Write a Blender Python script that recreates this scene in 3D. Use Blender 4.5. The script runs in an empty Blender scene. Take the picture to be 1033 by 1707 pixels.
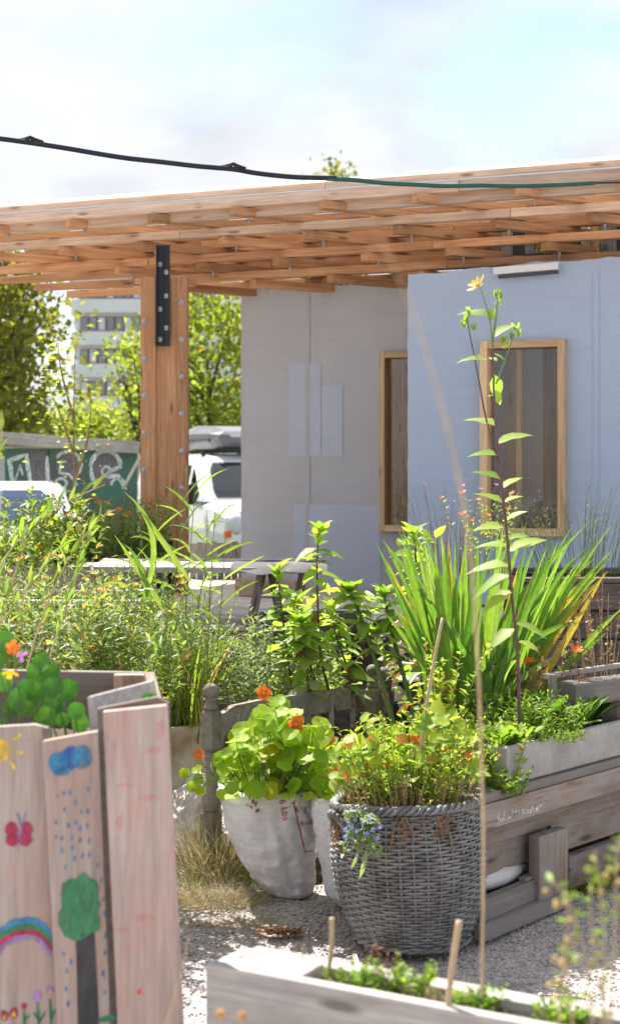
import bpy, bmesh, math, random
import numpy as np
from mathutils import Vector, Matrix, Euler, noise
from mathutils.bvhtree import BVHTree
random.seed(7); rng = np.random.default_rng(7)
S = bpy.context.scene
R = math.radians
COL = S.collection

# ------------------------------------------------------------------ camera, world, sun, exposure
F, EYE, HY, CX = 2600.0, 1.55, 790.0, 516.5
cam = bpy.data.cameras.new('camera'); co = bpy.data.objects.new('camera', cam); COL.objects.link(co)
co.location = (0, 0, EYE); co.rotation_euler = (R(90), 0, 0)
cam.sensor_fit = 'VERTICAL'; cam.sensor_height = 36; cam.sensor_width = 36
cam.lens = F / 1707 * 36
cam.shift_y = -(853.5 - HY) / 1707
cam.clip_start = 0.05; cam.clip_end = 3000
cam.dof.use_dof = True; cam.dof.focus_distance = 6.6; cam.dof.aperture_fstop = 4.2
S.camera = co

SUN_AZ, SUN_EL = R(-32), R(55)
sund = Vector((math.sin(SUN_AZ) * math.cos(SUN_EL), math.cos(SUN_AZ) * math.cos(SUN_EL), math.sin(SUN_EL)))
sl = bpy.data.lights.new('sun', 'SUN'); sl.energy = 4.6; sl.angle = R(0.5); sl.color = (1.0, 0.94, 0.86)
so = bpy.data.objects.new('sun', sl); COL.objects.link(so); so.location = (0, 0, 30)
so.rotation_euler = sund.to_track_quat('Z', 'Y').to_euler()

w = bpy.data.worlds.new('World'); S.world = w; w.use_nodes = True
nt = w.node_tree; nt.nodes.clear()
def N(t, typ, **kw):
    n = t.nodes.new(typ)
    for k, v in kw.items():
        if k.startswith('i_'):
            n.inputs[k[2:].replace('_', ' ')].default_value = v
        else: setattr(n, k, v)
    return n
L = lambda t, a, b: t.links.new(a, b)
sky = N(nt, 'ShaderNodeTexSky', sky_type='NISHITA', sun_disc=False, sun_elevation=SUN_EL, sun_rotation=SUN_AZ % (2 * math.pi), air_density=1.0, dust_density=.3, ozone_density=1.5)
tc = N(nt, 'ShaderNodeTexCoord')
mp = N(nt, 'ShaderNodeMapping'); mp.inputs['Scale'].default_value = (2.6, 2.6, 5.2); mp.inputs['Location'].default_value = (1.1, 0.6, 0.0)
L(nt, tc.outputs['Generated'], mp.inputs['Vector'])
n1 = N(nt, 'ShaderNodeTexNoise'); n1.inputs['Scale'].default_value = 1.3; n1.inputs['Detail'].default_value = 9; n1.inputs['Roughness'].default_value = .55
L(nt, mp.outputs[0], n1.inputs['Vector'])
r1 = N(nt, 'ShaderNodeValToRGB'); r1.color_ramp.elements[0].position = .36; r1.color_ramp.elements[1].position = .52
L(nt, n1.outputs['Fac'], r1.inputs[0])
n2 = N(nt, 'ShaderNodeTexNoise'); n2.inputs['Scale'].default_value = 2.3; n2.inputs['Detail'].default_value = 6
L(nt, mp.outputs[0], n2.inputs['Vector'])
r2 = N(nt, 'ShaderNodeValToRGB')
r2.color_ramp.elements[0].position = .36; r2.color_ramp.elements[0].color = (1.85, 1.97, 2.2, 1)
r2.color_ramp.elements[1].position = .58; r2.color_ramp.elements[1].color = (2.55, 2.57, 2.63, 1)
L(nt, n2.outputs['Fac'], r2.inputs[0])
sm_ = N(nt, 'ShaderNodeMixRGB', blend_type='MULTIPLY'); sm_.inputs[0].default_value = 1; L(nt, sky.outputs[0], sm_.inputs[1]); sm_.inputs[2].default_value = (.66, .595, .655, 1)
mx = N(nt, 'ShaderNodeMixRGB'); L(nt, r1.outputs[0], mx.inputs[0]); L(nt, sm_.outputs[0], mx.inputs[1]); L(nt, r2.outputs[0], mx.inputs[2])
bg = N(nt, 'ShaderNodeBackground'); bg.inputs['Strength'].default_value = 0.135
L(nt, mx.outputs[0], bg.inputs['Color'])
wo = N(nt, 'ShaderNodeOutputWorld'); L(nt, bg.outputs[0], wo.inputs['Surface'])
S.view_settings.view_transform = 'Standard'; S.view_settings.look = 'None'
S.view_settings.exposure = 1.55; S.view_settings.gamma = 1.0
S.render.engine = 'CYCLES'
try:
    S.cycles.use_denoising = True; S.cycles.denoiser = 'OPENIMAGEDENOISE'
except Exception: pass
S.cycles.max_bounces = 8; S.cycles.diffuse_bounces = 4; S.cycles.transparent_max_bounces = 12; S.cycles.transmission_bounces = 5
S.cycles.caustics_reflective = False; S.cycles.caustics_refractive = False
S.cycles.sample_clamp_indirect = 6

# ------------------------------------------------------------------ helpers
def V(px, py, Y): return Vector(((px - CX) / F * Y, Y, EYE - (py - HY) / F * Y))
def onz(px, py, z): return V(px, py, (EYE - z) * F / (py - HY))
def onpl(px, py, P0, n):
    d = Vector(((px - CX) / F, 1, -(py - HY) / F)); o = Vector((0, 0, EYE))
    return o + d * ((Vector(P0) - o).dot(n) / d.dot(n))

WM = {}
def link(name, data, parent=None, M=None):
    o = bpy.data.objects.new(name, data); COL.objects.link(o)
    M = M if M is not None else Matrix.Identity(4)
    WM[o.name] = M
    if parent is not None:
        o.parent = parent; o.matrix_local = WM[parent.name].inverted() @ M
    else: o.matrix_world = M
    return o
def tag(o, label=None, cat=None, group=None, kind=None):
    if label: o['label'] = label
    if cat: o['category'] = cat
    if group: o['group'] = group
    if kind: o['kind'] = kind
    return o
def thing(name, label, cat, loc, group=None, rz=0):
    M = Matrix.Translation(Vector(loc)) @ Matrix.Rotation(rz, 4, 'Z')
    return tag(link(name, None, None, M), label, cat, group)

class MB:
    def __init__(s): s.v = []; s.f = []; s.m = []
    def add(s, vs, fs, mi=0):
        n = len(s.v); s.v += [tuple(v) for v in vs]; s.f += [tuple(n + i for i in f) for f in fs]; s.m += [mi] * len(fs)
    def box(s, c, sx, sy, sz, M=None, mi=0):
        vs = [Vector((x * sx / 2, y * sy / 2, z * sz / 2)) for x in (-1, 1) for y in (-1, 1) for z in (-1, 1)]
        if M is not None: vs = [M @ v for v in vs]
        s.add([v + Vector(c) for v in vs], [(0, 1, 3, 2), (4, 6, 7, 5), (0, 4, 5, 1), (2, 3, 7, 6), (0, 2, 6, 4), (1, 5, 7, 3)], mi)
    def tube(s, pts, rad, n=6, mi=0, flat=1.0):
        pts = [Vector(p) for p in pts]; k = len(pts)
        if not hasattr(rad, '__len__'): rad = [rad] * k
        up = Vector((0, 0, 1)); vs = []
        t0 = (pts[1] - pts[0]).normalized()
        a = t0.cross(up)
        if a.length < 1e-3: a = t0.cross(Vector((1, 0, 0)))
        a.normalize()
        for i in range(k):
            t = (pts[min(i + 1, k - 1)] - pts[max(i - 1, 0)])
            if t.length < 1e-9: t = t0
            t.normalize()
            a = (a - t * a.dot(t)); a.normalize(); b = t.cross(a)
            for j in range(n):
                an = 2 * math.pi * j / n
                vs.append(pts[i] + (a * math.cos(an) + b * math.sin(an) * flat) * rad[i])
        fs = [(i * n + j, i * n + (j + 1) % n, (i + 1) * n + (j + 1) % n, (i + 1) * n + j) for i in range(k - 1) for j in range(n)]
        fs += [tuple(range(n - 1, -1, -1)), tuple((k - 1) * n + j for j in range(n))]
        s.add(vs, fs, mi)
    def lathe(s, prof, n=16, c=(0, 0, 0), mi=0, fn=None, cap=True):
        c = Vector(c); vs = []
        for r, z in prof:
            for j in range(n):
                a = 2 * math.pi * j / n
                v = Vector((r * math.cos(a), r * math.sin(a), z))
                if fn: v = fn(v, a)
                vs.append(c + v)
        k = len(prof)
        fs = [(i * n + j, i * n + (j + 1) % n, (i + 1) * n + (j + 1) % n, (i + 1) * n + j) for i in range(k - 1) for j in range(n)]
        if cap: fs += [tuple(range(n - 1, -1, -1)), tuple((k - 1) * n + j for j in range(n))]
        s.add(vs, fs, mi)
    def build(s, name, mats, parent=None, smooth=False, keep=False):
        """world-space verts -> one object, origin at its bottom centre"""
        a = np.array(s.v, dtype=float)
        c = Vector(((a[:, 0].min() + a[:, 0].max()) / 2, (a[:, 1].min() + a[:, 1].max()) / 2, a[:, 2].min()))
        a = a - np.array(c)
        me = bpy.data.meshes.new(name); me.from_pydata(a.tolist(), [], s.f)
        if not isinstance(mats, (list, tuple)): mats = [mats]
        for m in mats: me.materials.append(m)
        if len(mats) > 1: me.polygons.foreach_set('material_index', s.m)
        if smooth: me.polygons.foreach_set('use_smooth', [True] * len(s.f))
        me.update()
        return link(name, me, parent, Matrix.Translation(c))

_bc = {}
def box_mesh(l, wd, h, mat, bev):
    k = (round(l, 3), round(wd, 3), round(h, 3), mat.name, bev)
    if k in _bc: return _bc[k]
    bm = bmesh.new(); bmesh.ops.create_cube(bm, size=1)
    for v in bm.verts: v.co = Vector((v.co.x * l, v.co.y * wd, v.co.z * h))
    if bev > 0: bmesh.ops.bevel(bm, geom=bm.edges[:], offset=bev, segments=1, affect='EDGES')
    me = bpy.data.meshes.new('board'); bm.to_mesh(me); bm.free(); me.materials.append(mat)
    _bc[k] = me; return me
def frame_M(o, x, up):
    x = Vector(x).normalized(); up = Vector(up)
    y = up.cross(x)
    if y.length < 1e-4: y = Vector((0, 1, 0)).cross(x)
    y.normalize(); z = x.cross(y)
    M = Matrix((x, y, z)).transposed().to_4x4(); M.translation = Vector(o); return M
def board(name, a, b, wd, h, mat, parent=None, up=(0, 0, 1), bev=0.002):
    a = Vector(a); b = Vector(b)
    return link(name, box_mesh((b - a).length, wd, h, mat, bev), parent, frame_M((a + b) / 2, b - a, up))

def prism(name, pts, n, th, mat, parent=None):
    """planar polygon (world points) extruded by th along n"""
    n = Vector(n).normalized(); k = len(pts); m = MB()
    vs = [Vector(p) for p in pts] + [Vector(p) + n * th for p in pts]
    fs = [tuple(range(k)), tuple(range(2 * k - 1, k - 1, -1))] + [(i, i + k, (i + 1) % k + k, (i + 1) % k) for i in range(k)]
    m.add(vs, fs); o = m.build(name, mat, parent)
    bm = bmesh.new(); bm.from_mesh(o.data); bmesh.ops.recalc_face_normals(bm, faces=bm.faces[:]); bmesh.ops.triangulate(bm, faces=[f for f in bm.faces if len(f.verts) > 4]); bm.to_mesh(o.data); bm.free()
    return o

# ------------------------------------------------------------------ materials
MC = {}
def newmat(name):
    m = bpy.data.materials.new(name); m.use_nodes = True; m.node_tree.nodes.clear(); return m, m.node_tree
def mathn(t, op, a, b=None, clamp=False):
    n = t.nodes.new('ShaderNodeMath'); n.operation = op; n.use_clamp = clamp
    for i, x in enumerate((a, b)):
        if x is None: continue
        if isinstance(x, (int, float)): n.inputs[i].default_value = x
        else: L(t, x, n.inputs[i])
    return n.outputs[0]
def rampn(t, fac, stops):
    r = t.nodes.new('ShaderNodeValToRGB'); e = r.color_ramp.elements
    while len(e) < len(stops): e.new(.5)
    for i, (p, c) in enumerate(stops):
        e[i].position = p; e[i].color = (*c, 1) if len(c) == 3 else c
    L(t, fac, r.inputs[0]); return r.outputs[0]
def mixn(t, f, a, b, bt='MIX'):
    m = t.nodes.new('ShaderNodeMixRGB'); m.blend_type = bt
    for i, x in enumerate((f, a, b)):
        if isinstance(x, (int, float)): m.inputs[i].default_value = x
        elif isinstance(x, tuple): m.inputs[i].default_value = (*x, 1)
        else: L(t, x, m.inputs[i])
    return m.outputs[0]
def noisen(t, vec, sc, det=4, ro=.55, dist=0):
    n = t.nodes.new('ShaderNodeTexNoise'); n.inputs['Scale'].default_value = sc; n.inputs['Detail'].default_value = det
    n.inputs['Roughness'].default_value = ro; n.inputs['Distortion'].default_value = dist
    if vec is not None: L(t, vec, n.inputs['Vector'])
    return n.outputs['Fac']
def objvec(t, scale=(1, 1, 1), rnd=True):
    tc = t.nodes.new('ShaderNodeTexCoord'); v = tc.outputs['Object']
    if rnd:
        oi = t.nodes.new('ShaderNodeObjectInfo')
        vm = t.nodes.new('ShaderNodeVectorMath'); vm.operation = 'MULTIPLY_ADD'
        cb = t.nodes.new('ShaderNodeCombineXYZ')
        for i in range(3): L(t, oi.outputs['Random'], cb.inputs[i])
        L(t, cb.outputs[0], vm.inputs[0]); vm.inputs[1].default_value = (37, 23, 51); L(t, v, vm.inputs[2]); v = vm.outputs[0]
    mp = t.nodes.new('ShaderNodeMapping'); mp.inputs['Scale'].default_value = scale; L(t, v, mp.inputs['Vector'])
    return mp.outputs[0]
def finish(m, t, col, rough=.8, bump=None, bs=.3, bd=.002, spec=.3, metal=0, extra=None):
    p = t.nodes.new('ShaderNodeBsdfPrincipled')
    if isinstance(col, tuple): p.inputs['Base Color'].default_value = (*col, 1)
    else: L(t, col, p.inputs['Base Color'])
    if isinstance(rough, (int, float)): p.inputs['Roughness'].default_value = rough
    else: L(t, rough, p.inputs['Roughness'])
    p.inputs['Specular IOR Level'].default_value = spec; p.inputs['Metallic'].default_value = metal
    if bump is not None:
        b = t.nodes.new('ShaderNodeBump'); b.inputs['Strength'].default_value = bs; b.inputs['Distance'].default_value = bd
        L(t, bump, b.inputs['Height']); L(t, b.outputs[0], p.inputs['Normal'])
    o = t.nodes.new('ShaderNodeOutputMaterial'); sh = p.outputs[0]
    if extra: sh = extra(t, p)
    L(t, sh, o.inputs['Surface']); return m

def wood(name, c0, c1, c2, grey=None, greyamt=.5, knots=True, rough=.75, gs=1.0, stain=.35, bs=.35):
    m, t = newmat(name)
    v = objvec(t, (1.1 * gs, 22 * gs, 22 * gs))
    g = noisen(t, v, 2.2, 6, .6, .5)
    v2 = objvec(t, (6, 160, 160)); fine = noisen(t, v2, 1.0, 3, .6)
    col = rampn(t, g, [(.28, c0), (.5, c1), (.72, c2)])
    col = mixn(t, .35, col, rampn(t, fine, [(.3, (.35, .35, .35)), (.65, (1.15, 1.15, 1.15))]), 'MULTIPLY')
    v3 = objvec(t, (2.2, 5, 5)); big = noisen(t, v3, 1.3, 4, .6)
    col = mixn(t, stain, col, rampn(t, big, [(.3, (.45, .42, .4)), (.6, (1.1, 1.1, 1.1))]), 'MULTIPLY')
    if grey:
        v4 = objvec(t, (3, 9, 9)); gm = noisen(t, v4, 1.6, 5, .65)
        col = mixn(t, rampn(t, gm, [(.5 - greyamt * .3, (0, 0, 0)), (.75 - greyamt * .3, (1, 1, 1))]), col, grey)
    if knots:
        v5 = objvec(t, (3.4, 15, 15)); vo = t.nodes.new('ShaderNodeTexVoronoi'); L(t, v5, vo.inputs['Vector']); vo.inputs['Scale'].default_value = 1
        k = rampn(t, vo.outputs['Distance'], [(.09, (1, 1, 1)), (.2, (0, 0, 0))])
        col = mixn(t, mathn(t, 'MULTIPLY', k, .75), col, tuple(x * .3 for x in c0))
    oi = t.nodes.new('ShaderNodeObjectInfo')
    br = mathn(t, 'MULTIPLY_ADD', oi.outputs['Random'], .45); br.node.inputs[2].default_value = .76
    cb = t.nodes.new('ShaderNodeCombineXYZ')
    for i in range(3): L(t, br, cb.inputs[i])
    col = mixn(t, 1.0, col, cb.outputs[0], 'MULTIPLY')
    MC[name] = finish(m, t, col, rough, mathn(t, 'ADD', g, mathn(t, 'MULTIPLY', fine, .5)), bs, .004, .25)
    return m
def plain(name, c, rough=.6, var=.25, sc=8, metal=0, spec=.4, bs=.15, c2=None, stretch=(1, 1, 1)):
    m, t = newmat(name); v = objvec(t, stretch)
    n = noisen(t, v, sc, 6, .6); n2 = noisen(t, v, sc * 9, 3, .6)
    c2 = c2 or tuple(x * (1 - var) for x in c)
    col = rampn(t, n, [(.32, c2), (.62, c)])
    col = mixn(t, var * .6, col, rampn(t, n2, [(.3, (.4, .4, .4)), (.7, (1.2, 1.2, 1.2))]), 'MULTIPLY')
    MC[name] = finish(m, t, col, rough, mathn(t, 'ADD', n, mathn(t, 'MULTIPLY', n2, .4)), bs, .004, spec, metal); return m
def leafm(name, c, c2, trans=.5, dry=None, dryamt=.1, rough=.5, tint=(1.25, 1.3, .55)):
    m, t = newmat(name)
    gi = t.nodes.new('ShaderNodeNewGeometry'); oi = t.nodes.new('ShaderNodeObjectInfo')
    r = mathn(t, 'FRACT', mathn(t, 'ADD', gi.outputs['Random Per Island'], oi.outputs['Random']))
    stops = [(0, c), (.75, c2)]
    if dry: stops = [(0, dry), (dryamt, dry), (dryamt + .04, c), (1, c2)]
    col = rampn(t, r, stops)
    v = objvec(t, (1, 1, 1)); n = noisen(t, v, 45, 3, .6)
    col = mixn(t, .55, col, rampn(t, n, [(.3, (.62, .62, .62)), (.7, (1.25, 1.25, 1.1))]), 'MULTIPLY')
    if 'nasturtium' in name:
        tcn = t.nodes.new('ShaderNodeTexCoord'); sx = t.nodes.new('ShaderNodeSeparateXYZ'); L(t, tcn.outputs['Object'], sx.inputs[0])
        xx = mathn(t, 'SUBTRACT', sx.outputs[0], .5); an = mathn(t, 'ARCTAN2', sx.outputs[1], xx); vn = mathn(t, 'ABSOLUTE', mathn(t, 'SINE', mathn(t, 'MULTIPLY', an, 4.5)))
        rr = mathn(t, 'SQRT', mathn(t, 'ADD', mathn(t, 'MULTIPLY', xx, xx), mathn(t, 'MULTIPLY', sx.outputs[1], sx.outputs[1])))
        f1 = rampn(t, mathn(t, 'MULTIPLY', vn, mathn(t, 'ADD', rr, .05)), [(.0, (1, 1, 1)), (.035, (0, 0, 0))])
        col = mixn(t, mathn(t, 'MULTIPLY', f1, .45), col, (.5, .6, .25))
    p = t.nodes.new('ShaderNodeBsdfPrincipled'); L(t, col, p.inputs['Base Color']); p.inputs['Roughness'].default_value = rough
    p.inputs['Specular IOR Level'].default_value = .35
    tr = t.nodes.new('ShaderNodeBsdfTranslucent'); L(t, mixn(t, 1.0, col, tint, 'MULTIPLY'), tr.inputs['Color'])
    ad = t.nodes.new('ShaderNodeAddShader'); 
    ms = t.nodes.new('ShaderNodeMixShader'); ms.inputs[0].default_value = trans
    L(t, p.outputs[0], ms.inputs[1]); L(t, tr.outputs[0], ms.inputs[2])
    o = t.nodes.new('ShaderNodeOutputMaterial'); L(t, ms.outputs[0], o.inputs['Surface']); MC[name] = m; return m

W_ORANGE = wood('orange larch', (.38, .18, .085), (.52, .275, .14), (.60, .35, .20), stain=.2)
W_PALE = wood('pale and sky-lit timber', (.50, .33, .22), (.62, .45, .34), (.68, .54, .43), stain=.2)  # on the fascia, its sky-lit paleness is put into this wood colour
W_FRAME = wood('window frame pine', (.52, .33, .17), (.64, .45, .26), (.70, .52, .33), stain=.12)
W_GREY = wood('grey weathered wood', (.17, .15, .135), (.27, .245, .22), (.37, .34, .315), grey=(.21, .195, .185), stain=.5)
W_BROWN = wood('brown weathered wood', (.14, .10, .075), (.235, .18, .14), (.32, .265, .225), grey=(.23, .215, .205), greyamt=.3, stain=.5)
W_DARK = wood('dark old wood', (.07, .055, .05), (.12, .10, .09), (.19, .165, .15), stain=.5)
W_PINK = wood('painted pale wood', (.40, .31, .26), (.50, .40, .345), (.57, .475, .425), stain=.22, rough=.65, gs=.8)
W_SILVER = wood('silvered wood', (.36, .33, .31), (.50, .47, .44), (.60, .57, .55), grey=(.34, .32, .31), greyamt=.2, stain=.35)
W_INT = wood('interior plywood', (.25, .17, .12), (.34, .25, .19), (.40, .31, .25), stain=.2)
W_DECK_LIT = wood('deck boards in sunlit tone', (.55, .50, .45), (.68, .63, .58), (.75, .71, .67), stain=.2)  # sunlit look put into the deck colour; these boards lie in shade
CONC = plain('cast concrete', (.40, .39, .38), .9, .35, 5, bs=.3)
BLACKM = plain('black painted steel', (.012, .012, .015), .35, .2, 9)
BOLT = plain('zinc bolts', (.42, .43, .45), .45, .15, 30, metal=.9)
SOIL = plain('dark soil', (.09, .065, .045), .95, .5, 12, bs=.9)
G_FACT = 0
# ------------------------------------------------------------------ more materials
def glassm(name, tintc, refl=.25, alpha=.5):
    m, t = newmat(name)
    tr = t.nodes.new('ShaderNodeBsdfTransparent'); tr.inputs[0].default_value = (*tintc, 1)
    g = t.nodes.new('ShaderNodeBsdfGlossy'); g.inputs['Roughness'].default_value = .03
    lw = t.nodes.new('ShaderNodeLayerWeight'); lw.inputs[0].default_value = refl
    f = mathn(t, 'ADD', lw.outputs['Fresnel'], .04, True)
    ms = t.nodes.new('ShaderNodeMixShader'); L(t, f, ms.inputs[0]); L(t, tr.outputs[0], ms.inputs[1]); L(t, g.outputs[0], ms.inputs[2])
    o = t.nodes.new('ShaderNodeOutputMaterial'); L(t, ms.outputs[0], o.inputs['Surface']); return m
GLASS = glassm('window glass', (.86, .84, .84), .25)
CARGLASS = glassm('car glass', (.28, .33, .36), .45)
def autopaint(name, c):
    m, t = newmat(name); v = objvec(t); n = noisen(t, v, 3, 4)
    def ex(t, p):
        p.inputs['Coat Weight'].default_value = .6; p.inputs['Coat Roughness'].default_value = .08; return p.outputs[0]
    return finish(m, t, mixn(t, n, c, tuple(x * .9 for x in c)), .35, extra=ex)
WHITECAR = autopaint('white car paint', (.78, .79, .80))
def membrane(name, c, c2):
    m, t = newmat(name); v = objvec(t, rnd=False)
    n = noisen(t, v, 1.3, 5, .6); wv = t.nodes.new('ShaderNodeMapping'); wv.inputs['Scale'].default_value = (1.2, 1.2, 9); L(t, v, wv.inputs['Vector'])
    n2 = noisen(t, wv.outputs[0], 1.6, 4, .55, .6)
    sm = t.nodes.new('ShaderNodeMapping'); sm.inputs['Scale'].default_value = (90, 90, 90); L(t, v, sm.inputs['Vector'])
    n3 = noisen(t, sm.outputs[0], 2, 2)
    col = rampn(t, n, [(.3, c2), (.65, c)])
    col = mixn(t, .09, col, rampn(t, n2, [(.35, (.7, .7, .7)), (.6, (1.1, 1.1, 1.1))]), 'MULTIPLY')
    col = mixn(t, .12, col, rampn(t, n3, [(.3, (.5, .5, .5)), (.7, (1.2, 1.2, 1.2))]), 'MULTIPLY')
    h = mathn(t, 'ADD', n2, mathn(t, 'MULTIPLY', n3, .05))
    def ex(t, p):
        tr = t.nodes.new('ShaderNodeBsdfTranslucent'); L(t, col, tr.inputs[0])
        ms = t.nodes.new('ShaderNodeMixShader'); ms.inputs[0].default_value = .15
        L(t, p.outputs[0], ms.inputs[1]); L(t, tr.outputs[0], ms.inputs[2]); return ms.outputs[0]
    return finish(m, t, col, .6, h, .28, .02, .3, extra=ex)
MEMB_GREY = membrane('grey wind membrane', (.51, .52, .555), (.465, .475, .51))
MEMB_BLUE = membrane('sky-tinted membrane', (.455, .55, .70), (.43, .52, .67))  # blue sky light on the shaded wall is put into its colour
MEMB_PALE = membrane('paler blue membrane', (.54, .59, .70), (.51, .56, .67))
def film(name):
    m, t = newmat(name)
    d = t.nodes.new('ShaderNodeBsdfTranslucent'); d.inputs[0].default_value = (.93, .92, .9, 1)
    p = t.nodes.new('ShaderNodeBsdfPrincipled'); p.inputs['Base Color'].default_value = (.75, .82, .9, 1); p.inputs['Roughness'].default_value = .3
    ms = t.nodes.new('ShaderNodeMixShader'); ms.inputs[0].default_value = .34
    L(t, p.outputs[0], ms.inputs[1]); L(t, d.outputs[0], ms.inputs[2])
    o = t.nodes.new('ShaderNodeOutputMaterial'); L(t, ms.outputs[0], o.inputs['Surface']); return m
FILM = film('translucent roof film')
def paintm(name, c, cover=.75):
    """brushed paint: thin where the noise is high, wood shows through"""
    m, t = newmat(name); v = objvec(t, (1, 1, 1)); v_ = objvec(t, (1, 1, .35)); n = noisen(t, v_, 75, 5, .65, .5); n2 = noisen(t, v_, 38, 4, .6, 1.0)
    p = t.nodes.new('ShaderNodeBsdfPrincipled'); L(t, mixn(t, rampn(t, n2, [(.35, (0, 0, 0)), (.65, (1, 1, 1))]), c, tuple(min(1, x * 1.6 + .015) for x in c)), p.inputs['Base Color']); p.inputs['Roughness'].default_value = .6
    tr = t.nodes.new('ShaderNodeBsdfTransparent')
    ms = t.nodes.new('ShaderNodeMixShader'); L(t, rampn(t, n, [(cover - .2, (1, 1, 1)), (cover + .05, (.25, .25, .25))]), ms.inputs[0])
    L(t, tr.outputs[0], ms.inputs[1]); L(t, p.outputs[0], ms.inputs[2])
    o = t.nodes.new('ShaderNodeOutputMaterial'); L(t, ms.outputs[0], o.inputs['Surface']); return m
P_YEL = paintm('yellow paint', (.62, .42, .03), .6); P_BLUE = paintm('blue paint', (.012, .085, .30), .62); P_CYAN = paintm('cyan paint', (.015, .15, .29), .62)
P_RED = paintm('crimson paint', (.26, .012, .05), .75); P_PURP = paintm('purple paint', (.25, .14, .33), .55); P_GREEN = paintm('green paint', (.018, .14, .055), .7)
P_BLACK = paintm('charcoal paint', (.02, .02, .025), 1.0); P_PINKW = paintm('pink wash', (.52, .22, .2), .42); P_WHITE = paintm('white spray paint', (.55, .62, .63), .6)
P_DOT = paintm('red dot paint', (.6, .05, .03), .9); P_CHALK = paintm('chalk writing', (.75, .74, .76), .5); P_SACKRED = paintm('faded red print', (.28, .03, .05), .95)
P_DKGRAF = paintm('dark spray paint', (.10, .09, .11), .7)
SACK = plain('white woven plastic', (.66, .65, .66), .45, .14, 5, bs=1.0, stretch=(1.5, 1.5, 12))
CLOTH = plain('weathered white tarp', (.72, .69, .66), .8, .25, 5, bs=.5, c2=(.48, .42, .37))
WICK = plain('grey wicker', (.25, .255, .26), .6, .5, 14, bs=.3, c2=(.11, .105, .10))
WICKD = plain('basket lining', (.03, .02, .02), .9, .2, 8)
TUB = plain('rust stained tub', (.78, .72, .60), .6, .4, 3.5, bs=.3, c2=(.34, .22, .12))
STONE = plain('gravel stones', (.56, .51, .49), .85, .45, 40)
RUBBER = plain('black rubber', (.02, .02, .02), .7, .3, 10)
WHITEP = plain('white trim paint', (.75, .74, .72), .5, .12, 4)
CABLE = plain('dark cable sheath', (.012, .014, .03), .5, .3, 30)
HOSE = plain('green hose', (.015, .10, .085), .45, .3, 30)
LG_NAS = leafm('nasturtium leaf', (.24, .42, .03), (.44, .55, .05), .6, (.5, .42, .04), .05)
LG_NASD = leafm('dark nasturtium leaf', (.05, .18, .035), (.10, .28, .05), .45)  # darker, bluer green for the leaves in the painted bed
LG_SUN = leafm('sunflower leaf', (.20, .34, .06), (.38, .49, .11), .58)
LG_HERB = leafm('herb leaf', (.12, .20, .05), (.30, .37, .14), .52, (.45, .30, .12), .08)
LG_SAGE = leafm('grey green leaf', (.20, .27, .15), (.32, .38, .22), .45)
LG_IRIS = leafm('sword leaf', (.10, .24, .04), (.22, .35, .06), .48)
LG_REED = leafm('reed leaf', (.15, .26, .045), (.32, .39, .08), .52, (.5, .36, .2), .1)
LG_REEDB = leafm('reed blade', (.15, .28, .05), (.30, .40, .10), .5)
LG_MARI = leafm('marigold leaf', (.11, .19, .03), (.30, .37, .09), .5, (.42, .3, .08), .04)
LG_BUSH = leafm('bush leaf', (.24, .38, .05), (.46, .54, .08), .58, (.5, .22, .03), .05)
LG_TREE = leafm('tree leaf yellow green', (.16, .21, .035), (.33, .37, .08), .58, (.3, .2, .03), .03, tint=(1.4, 1.5, .75))
LG_TREED = leafm('tree leaf dark', (.09, .12, .025), (.26, .26, .05), .5, tint=(1.5, 1.5, .6))
LG_DRY = leafm('dry grass', (.42, .33, .18), (.55, .46, .28), .35, (.16, .2, .06), .12, tint=(1, 1, .9))
LG_TAN = leafm('dry leaf', (.22, .10, .05), (.36, .2, .1), .35, tint=(1, .9, .7))
LG_LET = leafm('rosette leaf', (.14, .27, .03), (.28, .39, .06), .52)
LG_LETD = leafm('dark rosette leaf', (.09, .2, .03), (.15, .28, .05), .45)
M_ORFL = leafm('orange petals', (.75, .14, .02), (.8, .22, .03), .4, tint=(1, 1, .9))
M_YEFL = leafm('yellow petals', (.78, .42, .02), (.8, .5, .04), .4, tint=(1, 1, .8))
M_PUFL = leafm('violet petals', (.35, .12, .45), (.45, .2, .5), .4, tint=(1, 1, 1))
M_BLFL = leafm('blue petals', (.16, .2, .62), (.28, .32, .8), .3, tint=(1, 1, 1))
M_STEM = plain('green stem', (.16, .24, .06), .6, .3, 20); M_STEMP = plain('purple stem', (.16, .07, .09), .6, .3, 20)
M_STEMB = plain('brown stem', (.30, .2, .11), .7, .4, 20); M_STEMD = plain('dry pale stem', (.48, .36, .22), .7, .3, 20)
BARK = plain('bark', (.12, .09, .07), .9, .5, 8, bs=.8)

# ------------------------------------------------------------------ leaf shapes and scatter
def leaf_tmpl(st, wd, droop=.25, fold=.25, wave=0):
    vs = []; fs = []
    for i, (t, w_) in enumerate(zip(st, wd)):
        z = -droop * t * t; x = t
        if w_ == 0: vs += [(x, 0, z)] * 1
        else: vs += [(x, w_, z + fold * w_ + wave * math.sin(i * 2.1)), (x, 0, z), (x, -w_, z + fold * w_ - wave * math.sin(i * 2.1 + 1))]
    idx = []; k = 0
    for w_ in wd:
        idx.append((k,) if w_ == 0 else (k, k + 1, k + 2)); k += 1 if w_ == 0 else 3
    for a, b in zip(idx, idx[1:]):
        if len(a) == 3 and len(b) == 3: fs += [(a[0], a[1], b[1], b[0]), (a[1], a[2], b[2], b[1])]
        elif len(a) == 1: fs += [(a[0], b[1], b[0]), (a[0], b[2], b[1])]
        else: fs += [(a[0], a[1], b[0]), (a[1], a[2], b[0])]
    return np.array(vs, float), fs
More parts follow.
